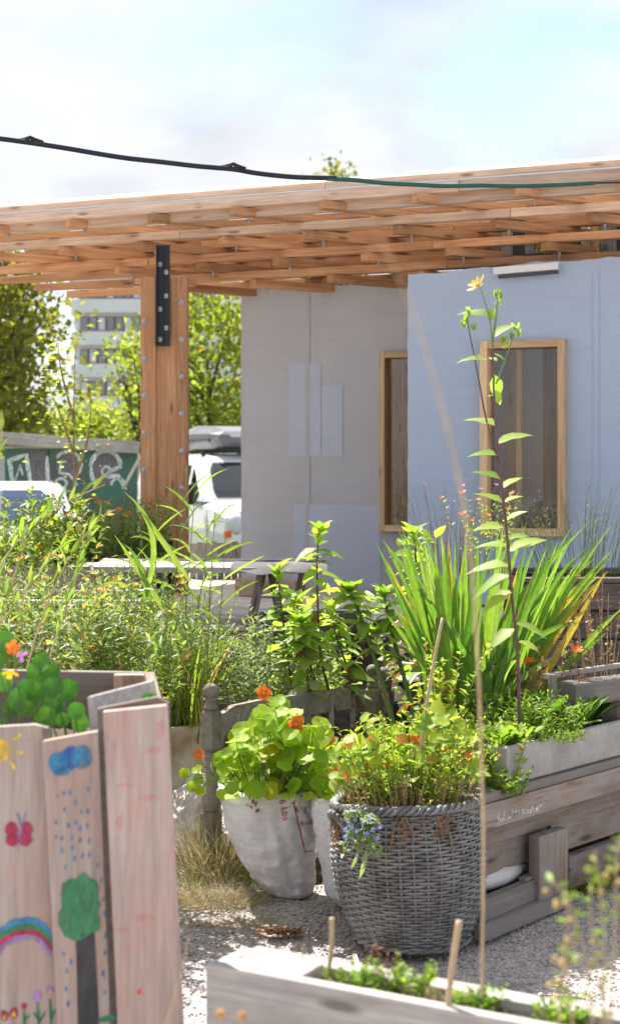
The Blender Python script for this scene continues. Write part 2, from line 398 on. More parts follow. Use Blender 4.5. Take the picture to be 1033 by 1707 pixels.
T_OVATE = leaf_tmpl([0, .1, .3, .55, .8, 1], [0, .12, .25, .23, .12, 0], .28, .3, .02)
T_OVATE2 = leaf_tmpl([0, .2, .5, .8, 1], [0, .17, .2, .1, 0], .1, .4)
T_LANCE = leaf_tmpl([0, .15, .45, .75, 1], [0, .06, .095, .06, 0], .25, .3)
T_SMALL = leaf_tmpl([0, .45, 1], [0, .2, 0], .15, .4)
T_THIN = leaf_tmpl([0, .4, 1], [0, .06, 0], .2, .3)
T_BLADE = leaf_tmpl([0, .25, .5, .75, 1], [.012, .013, .011, .007, 0], .45, .3)
T_SPOON = leaf_tmpl([0, .25, .5, .75, .92, 1], [0, .06, .12, .17, .11, 0], .2, .25)
def round_tmpl(n=11, cup=.1):
    vs = [(.5, 0, 0)] + [(.5 + .27 * math.cos(a), .27 * math.sin(a), cup * .35) for a in np.linspace(0, 2 * math.pi, n, endpoint=False)] + \
         [(.5 + .5 * (1 + .05 * math.sin(3 * a + 1)) * math.cos(a), .5 * (1 + .05 * math.cos(2 * a)) * math.sin(a), cup * (.7 + .5 * math.sin(4 * a))) for a in np.linspace(0, 2 * math.pi, n, endpoint=False)]
    fs = [(0, 1 + i, 1 + (i + 1) % n) for i in range(n)] + [(1 + i, 1 + n + i, 1 + n + (i + 1) % n, 1 + (i + 1) % n) for i in range(n)]
    return np.array(vs, float), fs
T_ROUND = round_tmpl()
T_OCTA = (np.array([(.5, 0, 0), (-.5, 0, 0), (0, .4, 0), (0, -.4, 0), (0, 0, .3), (0, 0, -.3)], float), [(0, 2, 4), (2, 1, 4), (1, 3, 4), (3, 0, 4), (2, 0, 5), (1, 2, 5), (3, 1, 5), (0, 3, 5)])
T_PET = leaf_tmpl([0, .4, .8, 1], [.04, .13, .15, 0], -.1, .1)

def scatter(name, tmpl, pos, xd, nr, size, mat, parent=None, wmul=None, origin=None, kind='stuff'):
    tv, tf = tmpl
    pos = np.asarray(pos, float); xd = np.asarray(xd, float); nr = np.asarray(nr, float); n = len(pos)
    size = np.broadcast_to(np.asarray(size, float), (n,)); wmul = np.ones(n) if wmul is None else np.asarray(wmul, float)
    xd = xd / (np.linalg.norm(xd, axis=1, keepdims=True) + 1e-9)
    yd = np.cross(nr, xd); yd /= (np.linalg.norm(yd, axis=1, keepdims=True) + 1e-9); zd = np.cross(xd, yd)
    P = pos[:, None, :] + size[:, None, None] * (tv[None, :, 0:1] * xd[:, None, :] + tv[None, :, 1:2] * wmul[:, None, None] * yd[:, None, :] + tv[None, :, 2:3] * zd[:, None, :])
    P = P.reshape(-1, 3); K = len(tv)
    c = np.array(origin, float) if origin is not None else np.array([(P[:, 0].min() + P[:, 0].max()) / 2, (P[:, 1].min() + P[:, 1].max()) / 2, P[:, 2].min()])
    P = P - c
    lens = np.array([len(f) for f in tf]); flat = np.concatenate([np.array(f) for f in tf])
    loops = (flat[None, :] + (np.arange(n) * K)[:, None]).ravel().astype(np.int32)
    tot = np.tile(lens, n); st = np.concatenate([[0], np.cumsum(tot)[:-1]]).astype(np.int32)
    me = bpy.data.meshes.new(name); me.vertices.add(len(P)); me.vertices.foreach_set('co', P.ravel().astype(np.float32))
    me.loops.add(len(loops)); me.loops.foreach_set('vertex_index', loops)
    me.polygons.add(len(tot)); me.polygons.foreach_set('loop_start', st); me.polygons.foreach_set('loop_total', tot.astype(np.int32))
    me.materials.append(mat); me.update(calc_edges=True)
    o = link(name, me, parent, Matrix.Translation(Vector(c)))
    if kind: o['kind'] = kind
    return o
_lm = {}
def tmesh(tmpl, mat, name='leaf'):
    k = (id(tmpl), mat.name)
    if k not in _lm:
        me = bpy.data.meshes.new(name); me.from_pydata(tmpl[0].tolist(), [], tmpl[1]); me.materials.append(mat)
        me.polygons.foreach_set('use_smooth', [True] * len(me.polygons)); _lm[k] = me
    return _lm[k]
def leaf1(parent, tmpl, mat, p, d, up, s, name='leaf', wm=1.0):
    M = frame_M(p, d, up)
    return link(name, tmesh(tmpl, mat), parent, M @ Matrix.Diagonal((s, s * wm, s, 1)))
def rdir(z=0., s=1.): 
    a = random.uniform(0, 2 * math.pi); return Vector((math.cos(a) * s, math.sin(a) * s, z))
def bez(p, n=8):
    p = [Vector(q) for q in p]
    if len(p) == 2: return [p[0].lerp(p[1], i / n) for i in range(n + 1)]
    if len(p) == 3: return [p[0] * (1 - t) ** 2 + p[1] * 2 * t * (1 - t) + p[2] * t * t for t in [i / n for i in range(n + 1)]]
    return [p[0] * (1 - t) ** 3 + p[1] * 3 * t * (1 - t) ** 2 + p[2] * 3 * t * t * (1 - t) + p[3] * t ** 3 for t in [i / n for i in range(n + 1)]]

def flower(parent, p, nr, s, mat, npet=6, centre=None, name='flower', tm=None):
    """petals as one small mesh part + optional disc"""
    nr = Vector(nr).normalized(); a = nr.orthogonal().normalized(); b = nr.cross(a)
    an = np.linspace(0, 2 * math.pi, npet, endpoint=False) + random.random()
    xd = [tuple((a * math.cos(t) + b * math.sin(t)) + nr * random.uniform(.05, .45)) for t in an]
    o = scatter(name, tm or T_PET, [tuple(p)] * npet, xd, [tuple(nr)] * npet, s, mat, parent, wmul=[2.1 if npet < 8 else 1] * npet, kind=None)
    if centre is not None:
        m = MB(); m.lathe([(.001, .25 * s), (s * .16, .2 * s), (s * .22, .08 * s), (s * .1, 0)], 8, (0, 0, 0))
        M = frame_M(p, a, nr); m.v = [tuple(M @ Vector(v)) for v in m.v]; m.build('flower_centre', centre, o)
    return o

def herb(name, label, cat, base, rad, nst, hgt, lps, lsz, tmpl=T_SMALL, lmat=None, smat=None, lean=.25, lo=.15, group=None, srad=.0025, ups=.3, hv=.3, flw=None, rz=0, wm=1.0):
    """clump of leafy stems grown from an elliptical footprint"""
    base = Vector(base); t = thing(name, label, cat, base, group)
    sm = MB(); P = []; X = []; Nn = []; Sz = []; tips = []
    for i in range(nst):
        a = random.uniform(0, 2 * math.pi); r = math.sqrt(random.random())
        ox, oy = rad[0] * r * math.cos(a), rad[1] * r * math.sin(a)
        b = base + Vector((ox, oy, 0)); h = hgt * random.uniform(1 - hv, 1 + hv * .3)
        out = Vector((ox / max(rad[0], .01), oy / max(rad[1], .01), 0)) * lean * h + rdir(0, .12 * h)
        pts = bez([b, b + Vector((0, 0, h * .55)) + out * .25, b + Vector((0, 0, h)) + out], 6)
        sm.tube(pts, [srad * (1.2 - .8 * k / 6) for k in range(7)], 3)
        tips.append(pts[-1])
        for k in range(lps):
            u = lo + (1 - lo) * (k + random.random()) / lps; fi = u * 6; i0 = min(int(fi), 5)
            p = pts[i0].lerp(pts[i0 + 1], fi - i0)
            d = rdir(random.uniform(-.1, 1.5)); P.append(tuple(p)); X.append(tuple(d)); Nn.append((random.gauss(0, .45), random.gauss(0, .45), 1))
            Sz.append(lsz * random.uniform(.6, 1.2) * (1.15 - .5 * u))
    s = sm.build('stems', smat or M_STEM, t); s['kind'] = 'stuff'
    scatter('foliage', tmpl, P, X, Nn, Sz, lmat or LG_HERB, t, wmul=[wm] * len(P))
    if flw:
        n, fs, fm = flw
        for q in random.sample(tips, min(n, len(tips))): flower(t, q + Vector((0, 0, .01)), (random.gauss(0, .3), -.4, 1), fs * random.uniform(.8, 1.2), fm, 6)
    return t

def limbs(m, base, tip, r0, levels, spread, out):
    pts = bez([base, base.lerp(tip, .5) + rdir(0, (tip - base).length * .08), tip], 5)
    m.tube(pts, [r0 * (1 - .6 * k / 5) for k in range(6)], 6)
    if levels == 0: out.append(tip); return
    for _ in range(random.choice((2, 3, 3))):
        st = pts[random.randint(2, 5)]; d = (tip - base).normalized() + rdir(random.uniform(-.1, .5), spread)
        limbs(m, st, st + d.normalized() * (tip - base).length * random.uniform(.55, .8), r0 * .45, levels - 1, spread, out)
def tree(name, label, base, h, crown_c, crown_r, nclu, per, lsz, mat, trunk_r=.2, group=None, clr=.5, holes=.25, tmpl=T_SMALL):
    base = Vector(base); cc = Vector(crown_c); cr = Vector(crown_r)
    t = thing(name, label, 'tree', base, group)
    tm = MB(); top = Vector((cc.x, cc.y, cc.z + cr.z * .1))
    tm.tube(bez([base, base.lerp(top, .5) + rdir(0, .15), top], 8), [trunk_r * (1.15 - .9 * k / 8) for k in range(9)], 9); tm.build('trunk', BARK, t, True)
    lm = MB()
    for k in range(9):
        st = base.lerp(top, random.uniform(.35, .95)); a = rdir(random.uniform(-.1, .7))
        tip = cc + Vector((a.x * cr.x, a.y * cr.y, a.z * cr.z)) * .8
        lm.tube(bez([st, st.lerp(tip, .5) + Vector((0, 0, .2)), tip], 5), [trunk_r * .4 * (1 - .8 * i / 5) for i in range(6)], 5)
    lm.build('limbs', BARK, t)
    P = []; X = []; Nn = []; Sz = []
    for c in range(nclu):
        v = rng.normal(size=3); v /= np.linalg.norm(v); rr = rng.uniform(.45, 1.0) ** .6
        lump = 1 + .28 * noise.noise(Vector(v) * 2.3 + Vector((cc.x, 3, 1)))
        c0 = np.array(cc) + v * np.array(cr) * rr * lump
        if noise.noise(Vector(c0) * 1.1 / max(.6, cr.x * .35)) > 1 - holes * 2.6: continue
        q = rng.normal(size=(per, 3)) * clr * np.array([1, 1, .6]) * .5
        P.append(c0 + q); X.append(rng.normal(size=(per, 3)) + np.array([0, 0, -.2])); Nn.append(rng.normal(size=(per, 3)) * .8 + np.array([0, 0, .7])); Sz.append(rng.uniform(.6, 1.3, per) * lsz)
    scatter('crown', tmpl, np.concatenate(P), np.concatenate(X), np.concatenate(Nn), np.concatenate(Sz), mat, t, wmul=np.full(sum(len(s) for s in Sz), 1.7))
    return t

# ------------------------------------------------------------------ ground
def ground():
    m, t = newmat('gravel and dirt ground')
    tcn = t.nodes.new('ShaderNodeTexCoord'); v = tcn.outputs['Object']
    n = noisen(t, v, 1.1, 6, .6); f = noisen(t, v, 60, 4, .7)
    vo = t.nodes.new('ShaderNodeTexVoronoi'); L(t, v, vo.inputs['Vector']); vo.inputs['Scale'].default_value = 110
    col = rampn(t, n, [(.35, (.40, .355, .33)), (.6, (.55, .50, .48))])
    col = mixn(t, .5, col, rampn(t, f, [(.3, (.35, .35, .35)), (.6, (1.3, 1.3, 1.3))]), 'MULTIPLY')
    bw = t.nodes.new('ShaderNodeRGBToBW'); L(t, vo.outputs['Color'], bw.inputs[0]); col = mixn(t, .6, col, bw.outputs[0], 'SOFT_LIGHT')
    sx = t.nodes.new('ShaderNodeSeparateXYZ'); L(t, v, sx.inputs[0])
    far = rampn(t, mathn(t, 'DIVIDE', sx.outputs['Y'], 60), [(.12, (0, 0, 0)), (.2, (1, 1, 1))])
    gr = rampn(t, noisen(t, v, .4, 5), [(.35, (.20, .18, .14)), (.6, (.10, .13, .04))])
    col = mixn(t, far, col, gr)
    finish(m, t, col, .95, mathn(t, 'ADD', f, vo.outputs['Distance']), .9, .01, .15)
    # denser near the camera, one sheet out to the horizon
    xs = np.unique(np.concatenate([np.linspace(-700, -8, 10), np.linspace(-8, 8, 110), np.linspace(8, 700, 10)]))
    ys = np.unique(np.concatenate([np.linspace(-60, 2, 6), np.linspace(2, 12, 90), np.linspace(12, 1500, 16)]))
    vs = [(x, y, .025 * noise.noise(Vector((x * 1.3, y * 1.3, 0))) + .008 * noise.noise(Vector((x * 6, y * 6, 3))) - .012) for y in ys for x in xs]
    nx = len(xs); fs = [(j * nx + i, j * nx + i + 1, (j + 1) * nx + i + 1, (j + 1) * nx + i) for j in range(len(ys) - 1) for i in range(nx - 1)]
    me = bpy.data.meshes.new('ground'); me.from_pydata(vs, [], fs); me.materials.append(m)
    tag(link('ground', me), 'gravel and dry earth ground', None, None, 'structure')
ground()
n = 26000
px = rng.uniform(-1.6, 2.6, n); py = 4.1 + rng.uniform(0, 1, n) ** 1.1 * 3.2
pos = np.stack([px, py, np.array([.025 * noise.noise(Vector((x * 1.3, y * 1.3, 0))) - .009 for x, y in zip(px, py)])], 1)
o = scatter('gravel', T_OCTA, pos, rng.normal(size=(n, 3)), rng.normal(size=(n, 3)) + [0, 0, 1], rng.uniform(.006, .017, n), STONE)
tag(o, 'loose grey brown gravel on the path', None, None, 'stuff')

# ------------------------------------------------------------------ far background
def apartment():
    Y0 = 140.0; pxm = F / Y0
    C = V(120, HY, Y0)
    wall = plain('pale render', (.62, .65, .72), .8, .12, .3, bs=0); band = plain('balcony render', (.74, .77, .84), .8, .1, .3, bs=0)
    red = plain('red window frames', (.27, .12, .11), .6, .2, 2); gl = plain('office glass', (.24, .29, .34), .15, .3, .8, spec=.8); grn = plain('green roof edge', (.3, .42, .36), .7, .1, 1)  # red and glass lightened: distance haze is put into their colours
    t = thing('apartment_building', 'pale grey apartment block with red window frames behind the trees', 'building', (C.x + 9, Y0 + 6, 0))
    x0, x1 = C.x, C.x + 19; rr = 1.6
    def foot(off, n=7):
        pts = []
        for k in range(n):
            a = math.pi + k / (n - 1) * math.pi / 2
            pts.append((x0 + rr + (rr + off) * math.cos(a), Y0 + rr + (rr + off) * math.sin(a)))
        return pts + [(x1 + off, Y0 - off), (x1 + off, Y0 + 12 + off), (x0 - off, Y0 + 12 + off)]
    def slab(nm, off, z0, z1, mat):
        f = foot(off); k = len(f); m = MB()
        m.add([(x, y, z0) for x, y in f] + [(x, y, z1) for x, y in f], [tuple(range(k - 1, -1, -1)), tuple(range(k, 2 * k))] + [(i, (i + 1) % k, (i + 1) % k + k, i + k) for i in range(k)])
        return m.build(nm, mat, t)
    ztop = 1.55 + 340 / pxm
    slab('wall', 0, 0, ztop - .5, wall)
    slab('parapet', .25, ztop - 1.25, ztop, wall); slab('roof_edge', .3, ztop + .003, ztop + .12, grn)
    for k in range(5):
        zt = ztop - 1.25 - k * 2.9                           # top of this storey's window strip
        slab('balcony_band', .35, zt - 1.35 - 1.25, zt - 1.38, band)
        for j in range(22):
            xa = x0 + 1.15 + j * .78
            fr = MB(); fr.box((xa, Y0 - .02, zt - .69), .74, .16, 1.32); f_ = fr.build('window', red, t)
            pn = MB(); pn.box((xa, Y0 - .11, zt - .69), .56, .04, 1.14); pn.build('pane', gl if (j + k) % 3 else wall, f_)
apartment()
G = 'trees beyond the car park'
p = V(-35, 0, 30); tree('broadleaf_tree', 'dark green broad tree at the left edge behind the graffiti wall', (p.x, 30, 0), 7, (p.x, 30, 4.1), (1.45, 1.8, 2.3), 230, 40, .17, LG_TREED, .3, G, .8, .3)
p = V(232, 0, 34); tree('broadleaf_tree', 'sunlit yellow green tree between the dark tree and the timber post', (p.x, 34, 0), 5, (p.x + .2, 34, 3.45), (.85, 1.1, 1.25), 95, 30, .15, LG_TREE, .13, G, .65, .36)
p = V(345, 0, 36); tree('broadleaf_tree', 'sunlit yellow green tree seen between the timber post and the grey wall', (p.x, 36, 0), 5, (p.x, 36, 4.0), (1.9, 1.6, 2.0), 190, 34, .16, LG_TREE, .13, G, .7, .2)
p = V(105, 0, 40); tree('broadleaf_tree', 'yellowing low tree under the dark tree above the white wall', (p.x, 40, 0), 5, (p.x, 40, 2.55), (1.7, 1.3, .75), 130, 36, .16, LG_TREE, .13, G, .7, .15)
p = V(548, 0, 38); tree('narrow_tree', 'tree tip poking up above the flat timber roof', (p.x, 38, 0), 9, (p.x, 38, 6.4), (.62, .75, 2.55), 260, 46, .13, LG_TREED, .2, None, .5, .1)
p = V(-25, 0, 33); tree('broadleaf_tree', 'taller tree whose tip clears the roof at the left edge', (p.x, 33, 0), 9, (p.x, 33, 5.0), (.5, 1, 2.1), 90, 40, .15, LG_TREED, .3, G, .6, .1)

# long white low building and graffiti wall
LW = plain('white cladding', (.60, .60, .66), .6, .1, .8); DKG = plain('dark opening', (.05, .06, .07), .5, .2, 1)
t = thing('site_building', 'long low white cladded building behind the graffiti wall', 'building', (-5, 47, 0))
a = V(-260, 703, 45); b = V(600, 703, 45); ztop = a.z
m = MB(); m.box(((a.x + b.x) / 2, 46.5, ztop / 2), b.x - a.x, 3, ztop); m.build('wall', LW, t)
m = MB(); m.box(((a.x + b.x) / 2, 46.5, ztop + .05), b.x - a.x + .2, 3.2, .1); m.build('roof', LW, t)
for x_ in (118, 145, 175, 205):
    q = V(x_, 737, 45); m = MB(); m.box((q.x, 44.99, q.z - .12), .36, .06, .4); m.build('window', DKG, t)
q = V(25, 712, 45); m = MB(); m.box((q.x, 44.98, q.z), .36, .03, .08); m.build('red_sign_strip', plain('red sign', (.45, .12, .1), .6), t)

# graffiti wall
YG = 22.0
t = thing('graffiti_wall', 'green painted panel wall with white outlined graffiti letters', 'wall', (V(100, 0, YG).x, YG, 0))
GG = plain('green graffiti ground', (.05, .16, .11), .7, .35, 1.5, c2=(.10, .09, .10))
xa, xb = V(8, 0, YG).x, V(229, 0, YG).x; zt = V(0, 748, YG).z
for k in range(3):
    w_ = (xb - xa) / 3; m = MB(); m.box((xa + w_ * (k + .5), YG + .05, zt / 2 + .1), w_ - .012, .1, zt - .2); m.build('panel', GG, t)
board('top_rail', (xa - .3, YG, zt + .02), (xb, YG, zt + .02), .2, .035, W_SILVER, t)
board('leaning_roof_board', V(-30, 728, YG - .15), V(232, 746, YG - .05), .25, .17, W_SILVER, t)
board('post', (xa - .2, YG + .05, 0), (xa - .2, YG + .05, zt), .1, .35, W_BROWN, t)
def ribbon(name, pts, wpx, mat, parent, P0, n, lift=.004, closed=False, vary=.15):
    pts = [Vector((x, y)) for x, y in pts]; q = []
    for i in range(len(pts) - 1):
        for s_ in range(3):
            q.append(pts[i].lerp(pts[i + 1], s_ / 3))
    q.append(pts[-1]); m = MB(); n = Vector(n); vs = []
    for i, p_ in enumerate(q):
        d = q[min(i + 1, len(q) - 1)] - q[max(i - 1, 0)]; d.normalize(); nn = Vector((-d.y, d.x)) * wpx / 2 * (1 + random.uniform(-vary, vary))
        if i in (0, len(q) - 1): nn *= .6
        for sg in (-1, 1):
            c = p_ + nn * sg; w3 = onpl(c.x, c.y, P0, n); vs.append(w3 + n * lift)
    m.add(vs, [(2 * i, 2 * i + 1, 2 * i + 3, 2 * i + 2) for i in range(len(q) - 1)])
    return m.build(name, mat, parent)
def blob(name, pts, mat, parent, P0, n, lift=.004):
    n = Vector(n); vs = [onpl(x, y, P0, n) + n * lift for x, y in pts]; m = MB(); c = sum(vs, Vector()) / len(vs)
    m.add(vs + [c], [(i, (i + 1) % len(vs), len(vs)) for i in range(len(vs))]); return m.build(name, mat, parent)
def arc(cx, cy, rx, ry, a0, a1, n=14): return [(cx + rx * math.cos(R(a0 + (a1 - a0) * i / n)), cy + ry * math.sin(R(a0 + (a1 - a0) * i / n))) for i in range(n + 1)]
g0 = (0, YG, 0); gn = (0, -1, 0)
def gz(pts): return [(x / 4.304, 700 + y / 4.304) for x, y in pts]       # from the enlarged crop
blob('graffiti_fill', gz([(215, 225), (330, 215), (330, 480), (240, 480)]), P_DKGRAF, t, g0, gn, .003)
blob('graffiti_fill', gz(arc(755, 350, 95, 125, 0, 360)), P_DKGRAF, t, g0, gn, .003)
blob('graffiti_fill', gz(arc(500, 330, 95, 100, 0, 360)), P_DKGRAF, t, g0, gn, .003)
for pts, wd in (([(95, 470), (70, 290), (190, 250), (225, 470)], 7), ([(110, 440), (150, 320), (165, 400)], 3), ([(340, 260), (345, 460), (385, 440)], 6),
                (arc(490, 320, 95, 95, -150, 60), 5), ([(480, 300), (440, 300), (430, 380), (500, 390), (560, 470)], 4), (arc(440, 455, 40, 35, -180, 90), 4),
                (arc(760, 330, 105, 110, -185, 10), 7), ([(655, 330), (660, 400), (690, 480)], 6), ([(865, 335), (790, 370), (770, 400)], 6), (arc(765, 370, 30, 35, 0, 360), 4),
                ([(770, 410), (850, 400), (905, 500)], 6), (arc(850, 470, 50, 50, -180, -10), 4)):
    ribbon('graffiti_stroke', gz(pts), wd, P_WHITE, t, g0, gn, .007)
tag(board('stick', V(205, 815, 17), V(236, 758, 17), .04, .03, W_SILVER), 'thin pale stick leaning beside the timber post behind the marigolds', 'stick')

# ------------------------------------------------------------------ vehicles
def loft(rings, cap=True):
    m = MB(); k = len(rings[0]); vs = [p for r in rings for p in r]
    fs = [(i * k + j, i * k + (j + 1) % k, (i + 1) * k + (j + 1) % k, (i + 1) * k + j) for i in range(len(rings) - 1) for j in range(k)]
    if cap: fs += [tuple(range(k - 1, -1, -1)), tuple((len(rings) - 1) * k + j for j in range(k))]
    m.add(vs, fs); return m
def vehicle(name, label, loc, rz, van=False, scr=None):
    t = thing(name, label, 'van' if van else 'car', loc, None, rz); M = WM[t.name]
    if van:
        st = [(0, .78, .38, .72), (.06, .86, .3, .98), (.35, .93, .28, 1.08), (.85, .95, .28, 1.14), (1.8, .97, .28, 1.16), (4.2, .97, .28, 1.16), (4.7, .95, .28, 1.16), (4.78, .9, .35, 1.1)]
        cab = [(1.12, .78, 4.76, .95), (1.35, 1.0, 4.74, .92), (1.62, 1.32, 4.72, .86), (1.76, 1.5, 4.70, .80), (1.84, 1.75, 4.6, .70), (1.87, 2.1, 4.4, .55)]
        ln, wr = 4.78, .33; ws = (.85, 3.75)
    else:
        st = [(0, .66, .40, .62), (.05, .76, .3, .72), (.3, .82, .25, .82), (.95, .85, .22, .96), (2.0, .87, .22, .98), (3.6, .86, .24, .98), (4.0, .8, .3, .9), (4.08, .7, .4, .8)]
        cab = [(.94, .95, 3.95, .83), (1.15, 1.3, 3.8, .76), (1.34, 1.62, 3.6, .68), (1.42, 1.8, 3.45, .60), (1.46, 2.1, 3.2, .45)]
        ln, wr = 4.08, .31; ws = (.75, 3.35)
    def ring(y, hw, z0, z1):
        c = .09 if z1 - z0 > .4 else .05
        return [M @ Vector(p) for p in ((-hw + c, y, z0), (hw - c, y, z0), (hw, y, z0 + c), (hw + .01, y, (z0 + z1) / 2), (hw - .02, y, z1 - c), (hw - c * 2, y, z1), (0, y, z1 + .02), (-hw + c * 2, y, z1), (-hw + .02, y, z1 - c), (-hw - .01, y, (z0 + z1) / 2), (-hw, y, z0 + c))]
    loft([ring(*s) for s in st]).build('body', WHITECAR, t, False)
    def cring(z, y0, y1, hw):
        c = .16; b = .07
        return [M @ Vector(p) for p in ((-hw + c, y0, z), (0, y0 - b, z), (hw - c, y0, z), (hw, y0 + c, z), (hw, (y0 + y1) / 2, z), (hw, y1 - c, z), (hw - c, y1, z), (-hw + c, y1, z), (-hw, y1 - c, z), (-hw, (y0 + y1) / 2, z), (-hw, y0 + c, z))]
    loft([cring(*c) for c in cab]).build('cabin', WHITECAR, t, False)
    def cp(z):                                              # cabin dimensions at height z
        for a_, b_ in zip(cab, cab[1:]):
            if a_[0] <= z <= b_[0]:
                f = (z - a_[0]) / (b_[0] - a_[0]); return [a_[i] * (1 - f) + b_[i] * f for i in (1, 2, 3)]
        return cab[-1][1:]
    zl, zh = (1.18, 1.74) if van else (.99, 1.37)
    m = MB(); vs = []; NZ = 5
    for i in range(NZ + 1):
        z = zl + (zh - zl) * i / NZ; y0, y1, hw = cp(z)
        for fx in (-1, -.94, -.5, 0, .5, .94, 1):
            x = fx * (hw - .19 - (.04 if i in (0, NZ) and abs(fx) > .9 else 0)); vs.append(M @ Vector((x, y0 - .07 * (1 - abs(x) / max(.01, hw - .16)) - .014, z)))
    m.add(vs, [(i * 7 + j, i * 7 + j + 1, (i + 1) * 7 + j + 1, (i + 1) * 7 + j) for i in range(NZ) for j in range(6)]); m.build('windscreen', scr or CARGLASS, t)
    wins = ([(.02, .58, True), (.72, 1.6, False), (1.75, 3.2, False)] if van else [(.25, 1.15, False), (1.22, 2.0, False)])
    for sx in (-1, 1):
        for a_, b_, tri in wins:
            vs = []
            for i in range(NZ + 1):
                z = zl + .03 + (zh - zl - .08) * i / NZ; y0, y1, hw = cp(z); y00 = cp(zl)[0]
                ya = max(y0 + (.13 if van else .2), y00 + a_ + .1); yb = max(y00 + b_ + .1, ya + .05)
                if i in (0, NZ): ya += .03; yb -= .03
                for y in (ya, yb): vs.append(M @ Vector((sx * (hw + .008), y, z)))
            m = MB(); m.add(vs, [(2 * i, 2 * i + 1, 2 * i + 3, 2 * i + 2) for i in range(NZ)]); m.build('side_window', CARGLASS, t)
        hw = st[3][1]
        m = MB(); m.lathe([(.02, -.05), (.11, -.04), (.12, 0), (.1, .05), (.03, .07)], 10, fn=lambda v, a: Vector((v.x * .9, v.z, v.y * (1.5 if van else 1))))
        zc = 1.24 if van else 1.03; yc = .98 if van else 1.35
        m.v = [tuple(M @ (Vector(v) + Vector((sx * (hw + .13), yc, zc)))) for v in m.v]; m.build('mirror', BLACKM, t, True)
        for yw in ws:
            m = MB(); Mr = M @ Matrix.Translation((sx * (hw - .12), yw, wr)) @ Matrix.Rotation(R(90), 4, 'Y')
            m.lathe([(wr * .55, -.1), (wr * .95, -.11), (wr, -.05), (wr, .05), (wr * .95, .11), (wr * .55, .1)], 20); m.v = [tuple(Mr @ Vector(v)) for v in m.v]; wo_ = m.build('wheel', RUBBER, t)
            m = MB(); m.lathe([(wr * .1, -.115), (wr * .55, -.105), (wr * .55, .105), (wr * .1, .115)], 12); m.v = [tuple(Mr @ Vector(v)) for v in m.v]; m.build('rim', BOLT, wo_)
        hl = MB(); zc = .78 if van else .68
        hl.lathe([(.01, 0), (.11, .03), (.13, .10), (.05, .16)], 10, fn=lambda v, a: Vector((v.x * 1.1, -v.z, v.y * 1.5)))
        hl.v = [tuple(M @ (Vector(v) + Vector((sx * (st[1][1] - .17), .12, zc)))) for v in hl.v]; h_ = hl.build('headlight', plain('headlight lens', (.6, .66, .7), .1, .1, 5, spec=.8), t, True)
        hl = MB(); hl.box((0, 0, 0), .1, .08, .09); hl.v = [tuple(M @ (Vector(v) + Vector((sx * (st[1][1] - .04), .03, zc - .14)))) for v in hl.v]; hl.build('indicator', plain('orange lens', (.75, .12, .02), .25), h_)
    m = MB(); m.box((0, -.012, .5), 1.1, .04, .16); m.v = [tuple(M @ Vector(v)) for v in m.v]; m.build('grille', BLACKM, t)
    m = MB(); m.box((0, -.04, .36), .5, .02, .11); m.v = [tuple(M @ Vector(v)) for v in m.v]; m.build('number_plate', WHITEP, t)
    if van:
        for yy in (1.85, 3.5):
            m = MB(); m.box((0, yy, 1.93), 1.5, .05, .03); m.box((-.6, yy, 1.88), .05, .08, .08); m.box((.6, yy, 1.88), .05, .08, .08); m.v = [tuple(M @ Vector(v)) for v in m.v]; m.build('roof_bar', BLACKM, t)
    return t
# headings: local -Y is the front
def rot_for(d): return math.atan2(d[0], -d[1])
p = V(372, 0, 23.4)
hd = Vector((.38, -.925)); side = Vector((.925, .38))
c = Vector((p.x, 23.4)) + side * .9
van = vehicle('parked_van', 'white van with a roof box parked right of the timber post', (c.x, c.y, 0), rot_for(hd), True)
Mv = WM[van.name]
m = MB(); rg = []
for y_, hw, z0, z1 in ((1.45, .30, 2.06, 2.14), (1.6, .42, 2.0, 2.24), (2.0, .47, 1.96, 2.33), (2.9, .47, 1.96, 2.36), (3.5, .44, 1.97, 2.30), (3.65, .34, 2.02, 2.2)):
    zm = z0 + .12
    rg.append([Mv @ Vector(q) for q in ((-hw * .85, y_, z0), (hw * .85, y_, z0), (hw, y_, zm), (hw * .97, y_, (zm + z1) / 2), (hw * .75, y_, z1), (-hw * .75, y_, z1), (-hw * .97, y_, (zm + z1) / 2), (-hw, y_, zm))])
rb = tag(loft(rg).build('roof_box', plain('grey roof box shell', (.17, .175, .19), .4, .1, 3), None, False), 'grey roof box carried on top of the white van', 'roof box')
m = MB(); 
for sx in (-1, 1): m.tube([Mv @ Vector((sx * .475, y_, 2.1)) for y_ in (1.9, 2.6, 3.4)], .025, 6)
m.build('dark_base_trim', BLACKM, rb)
p = V(62, 0, 16.5); vehicle('parked_car', 'white car with reflection-blue windscreen at the left edge in front of the graffiti wall', (p.x - .35, 16.0, 0), R(8), scr=plain('reflection-blue windscreen', (.02, .045, .11), .12, .2, 2, spec=.9))  # blue of the reflected sky is put into the windscreen colour
p = V(278, 0, 29); vehicle('parked_car', 'white car half hidden behind the timber post beyond the van', (p.x, 28, 0), R(-4))
# ------------------------------------------------------------------ pavilion
U = Vector((.9245, -.3812, 0)); NB = Vector((.3812, .9245, 0)); VD = Vector((.85, .527, 0)).normalized(); Z = Vector((0, 0, 1))
Of = Vector((0, 9.75, 0))                      # foot of the fascia line
def lt(u, b, z): return Of + U * u + NB * b + Z * z
pav = thing('timber_pavilion', 'flat roofed larch pavilion with stacked beam lattice and sky-tinted membrane walls', 'pavilion', (1.0, 11.0, 0))
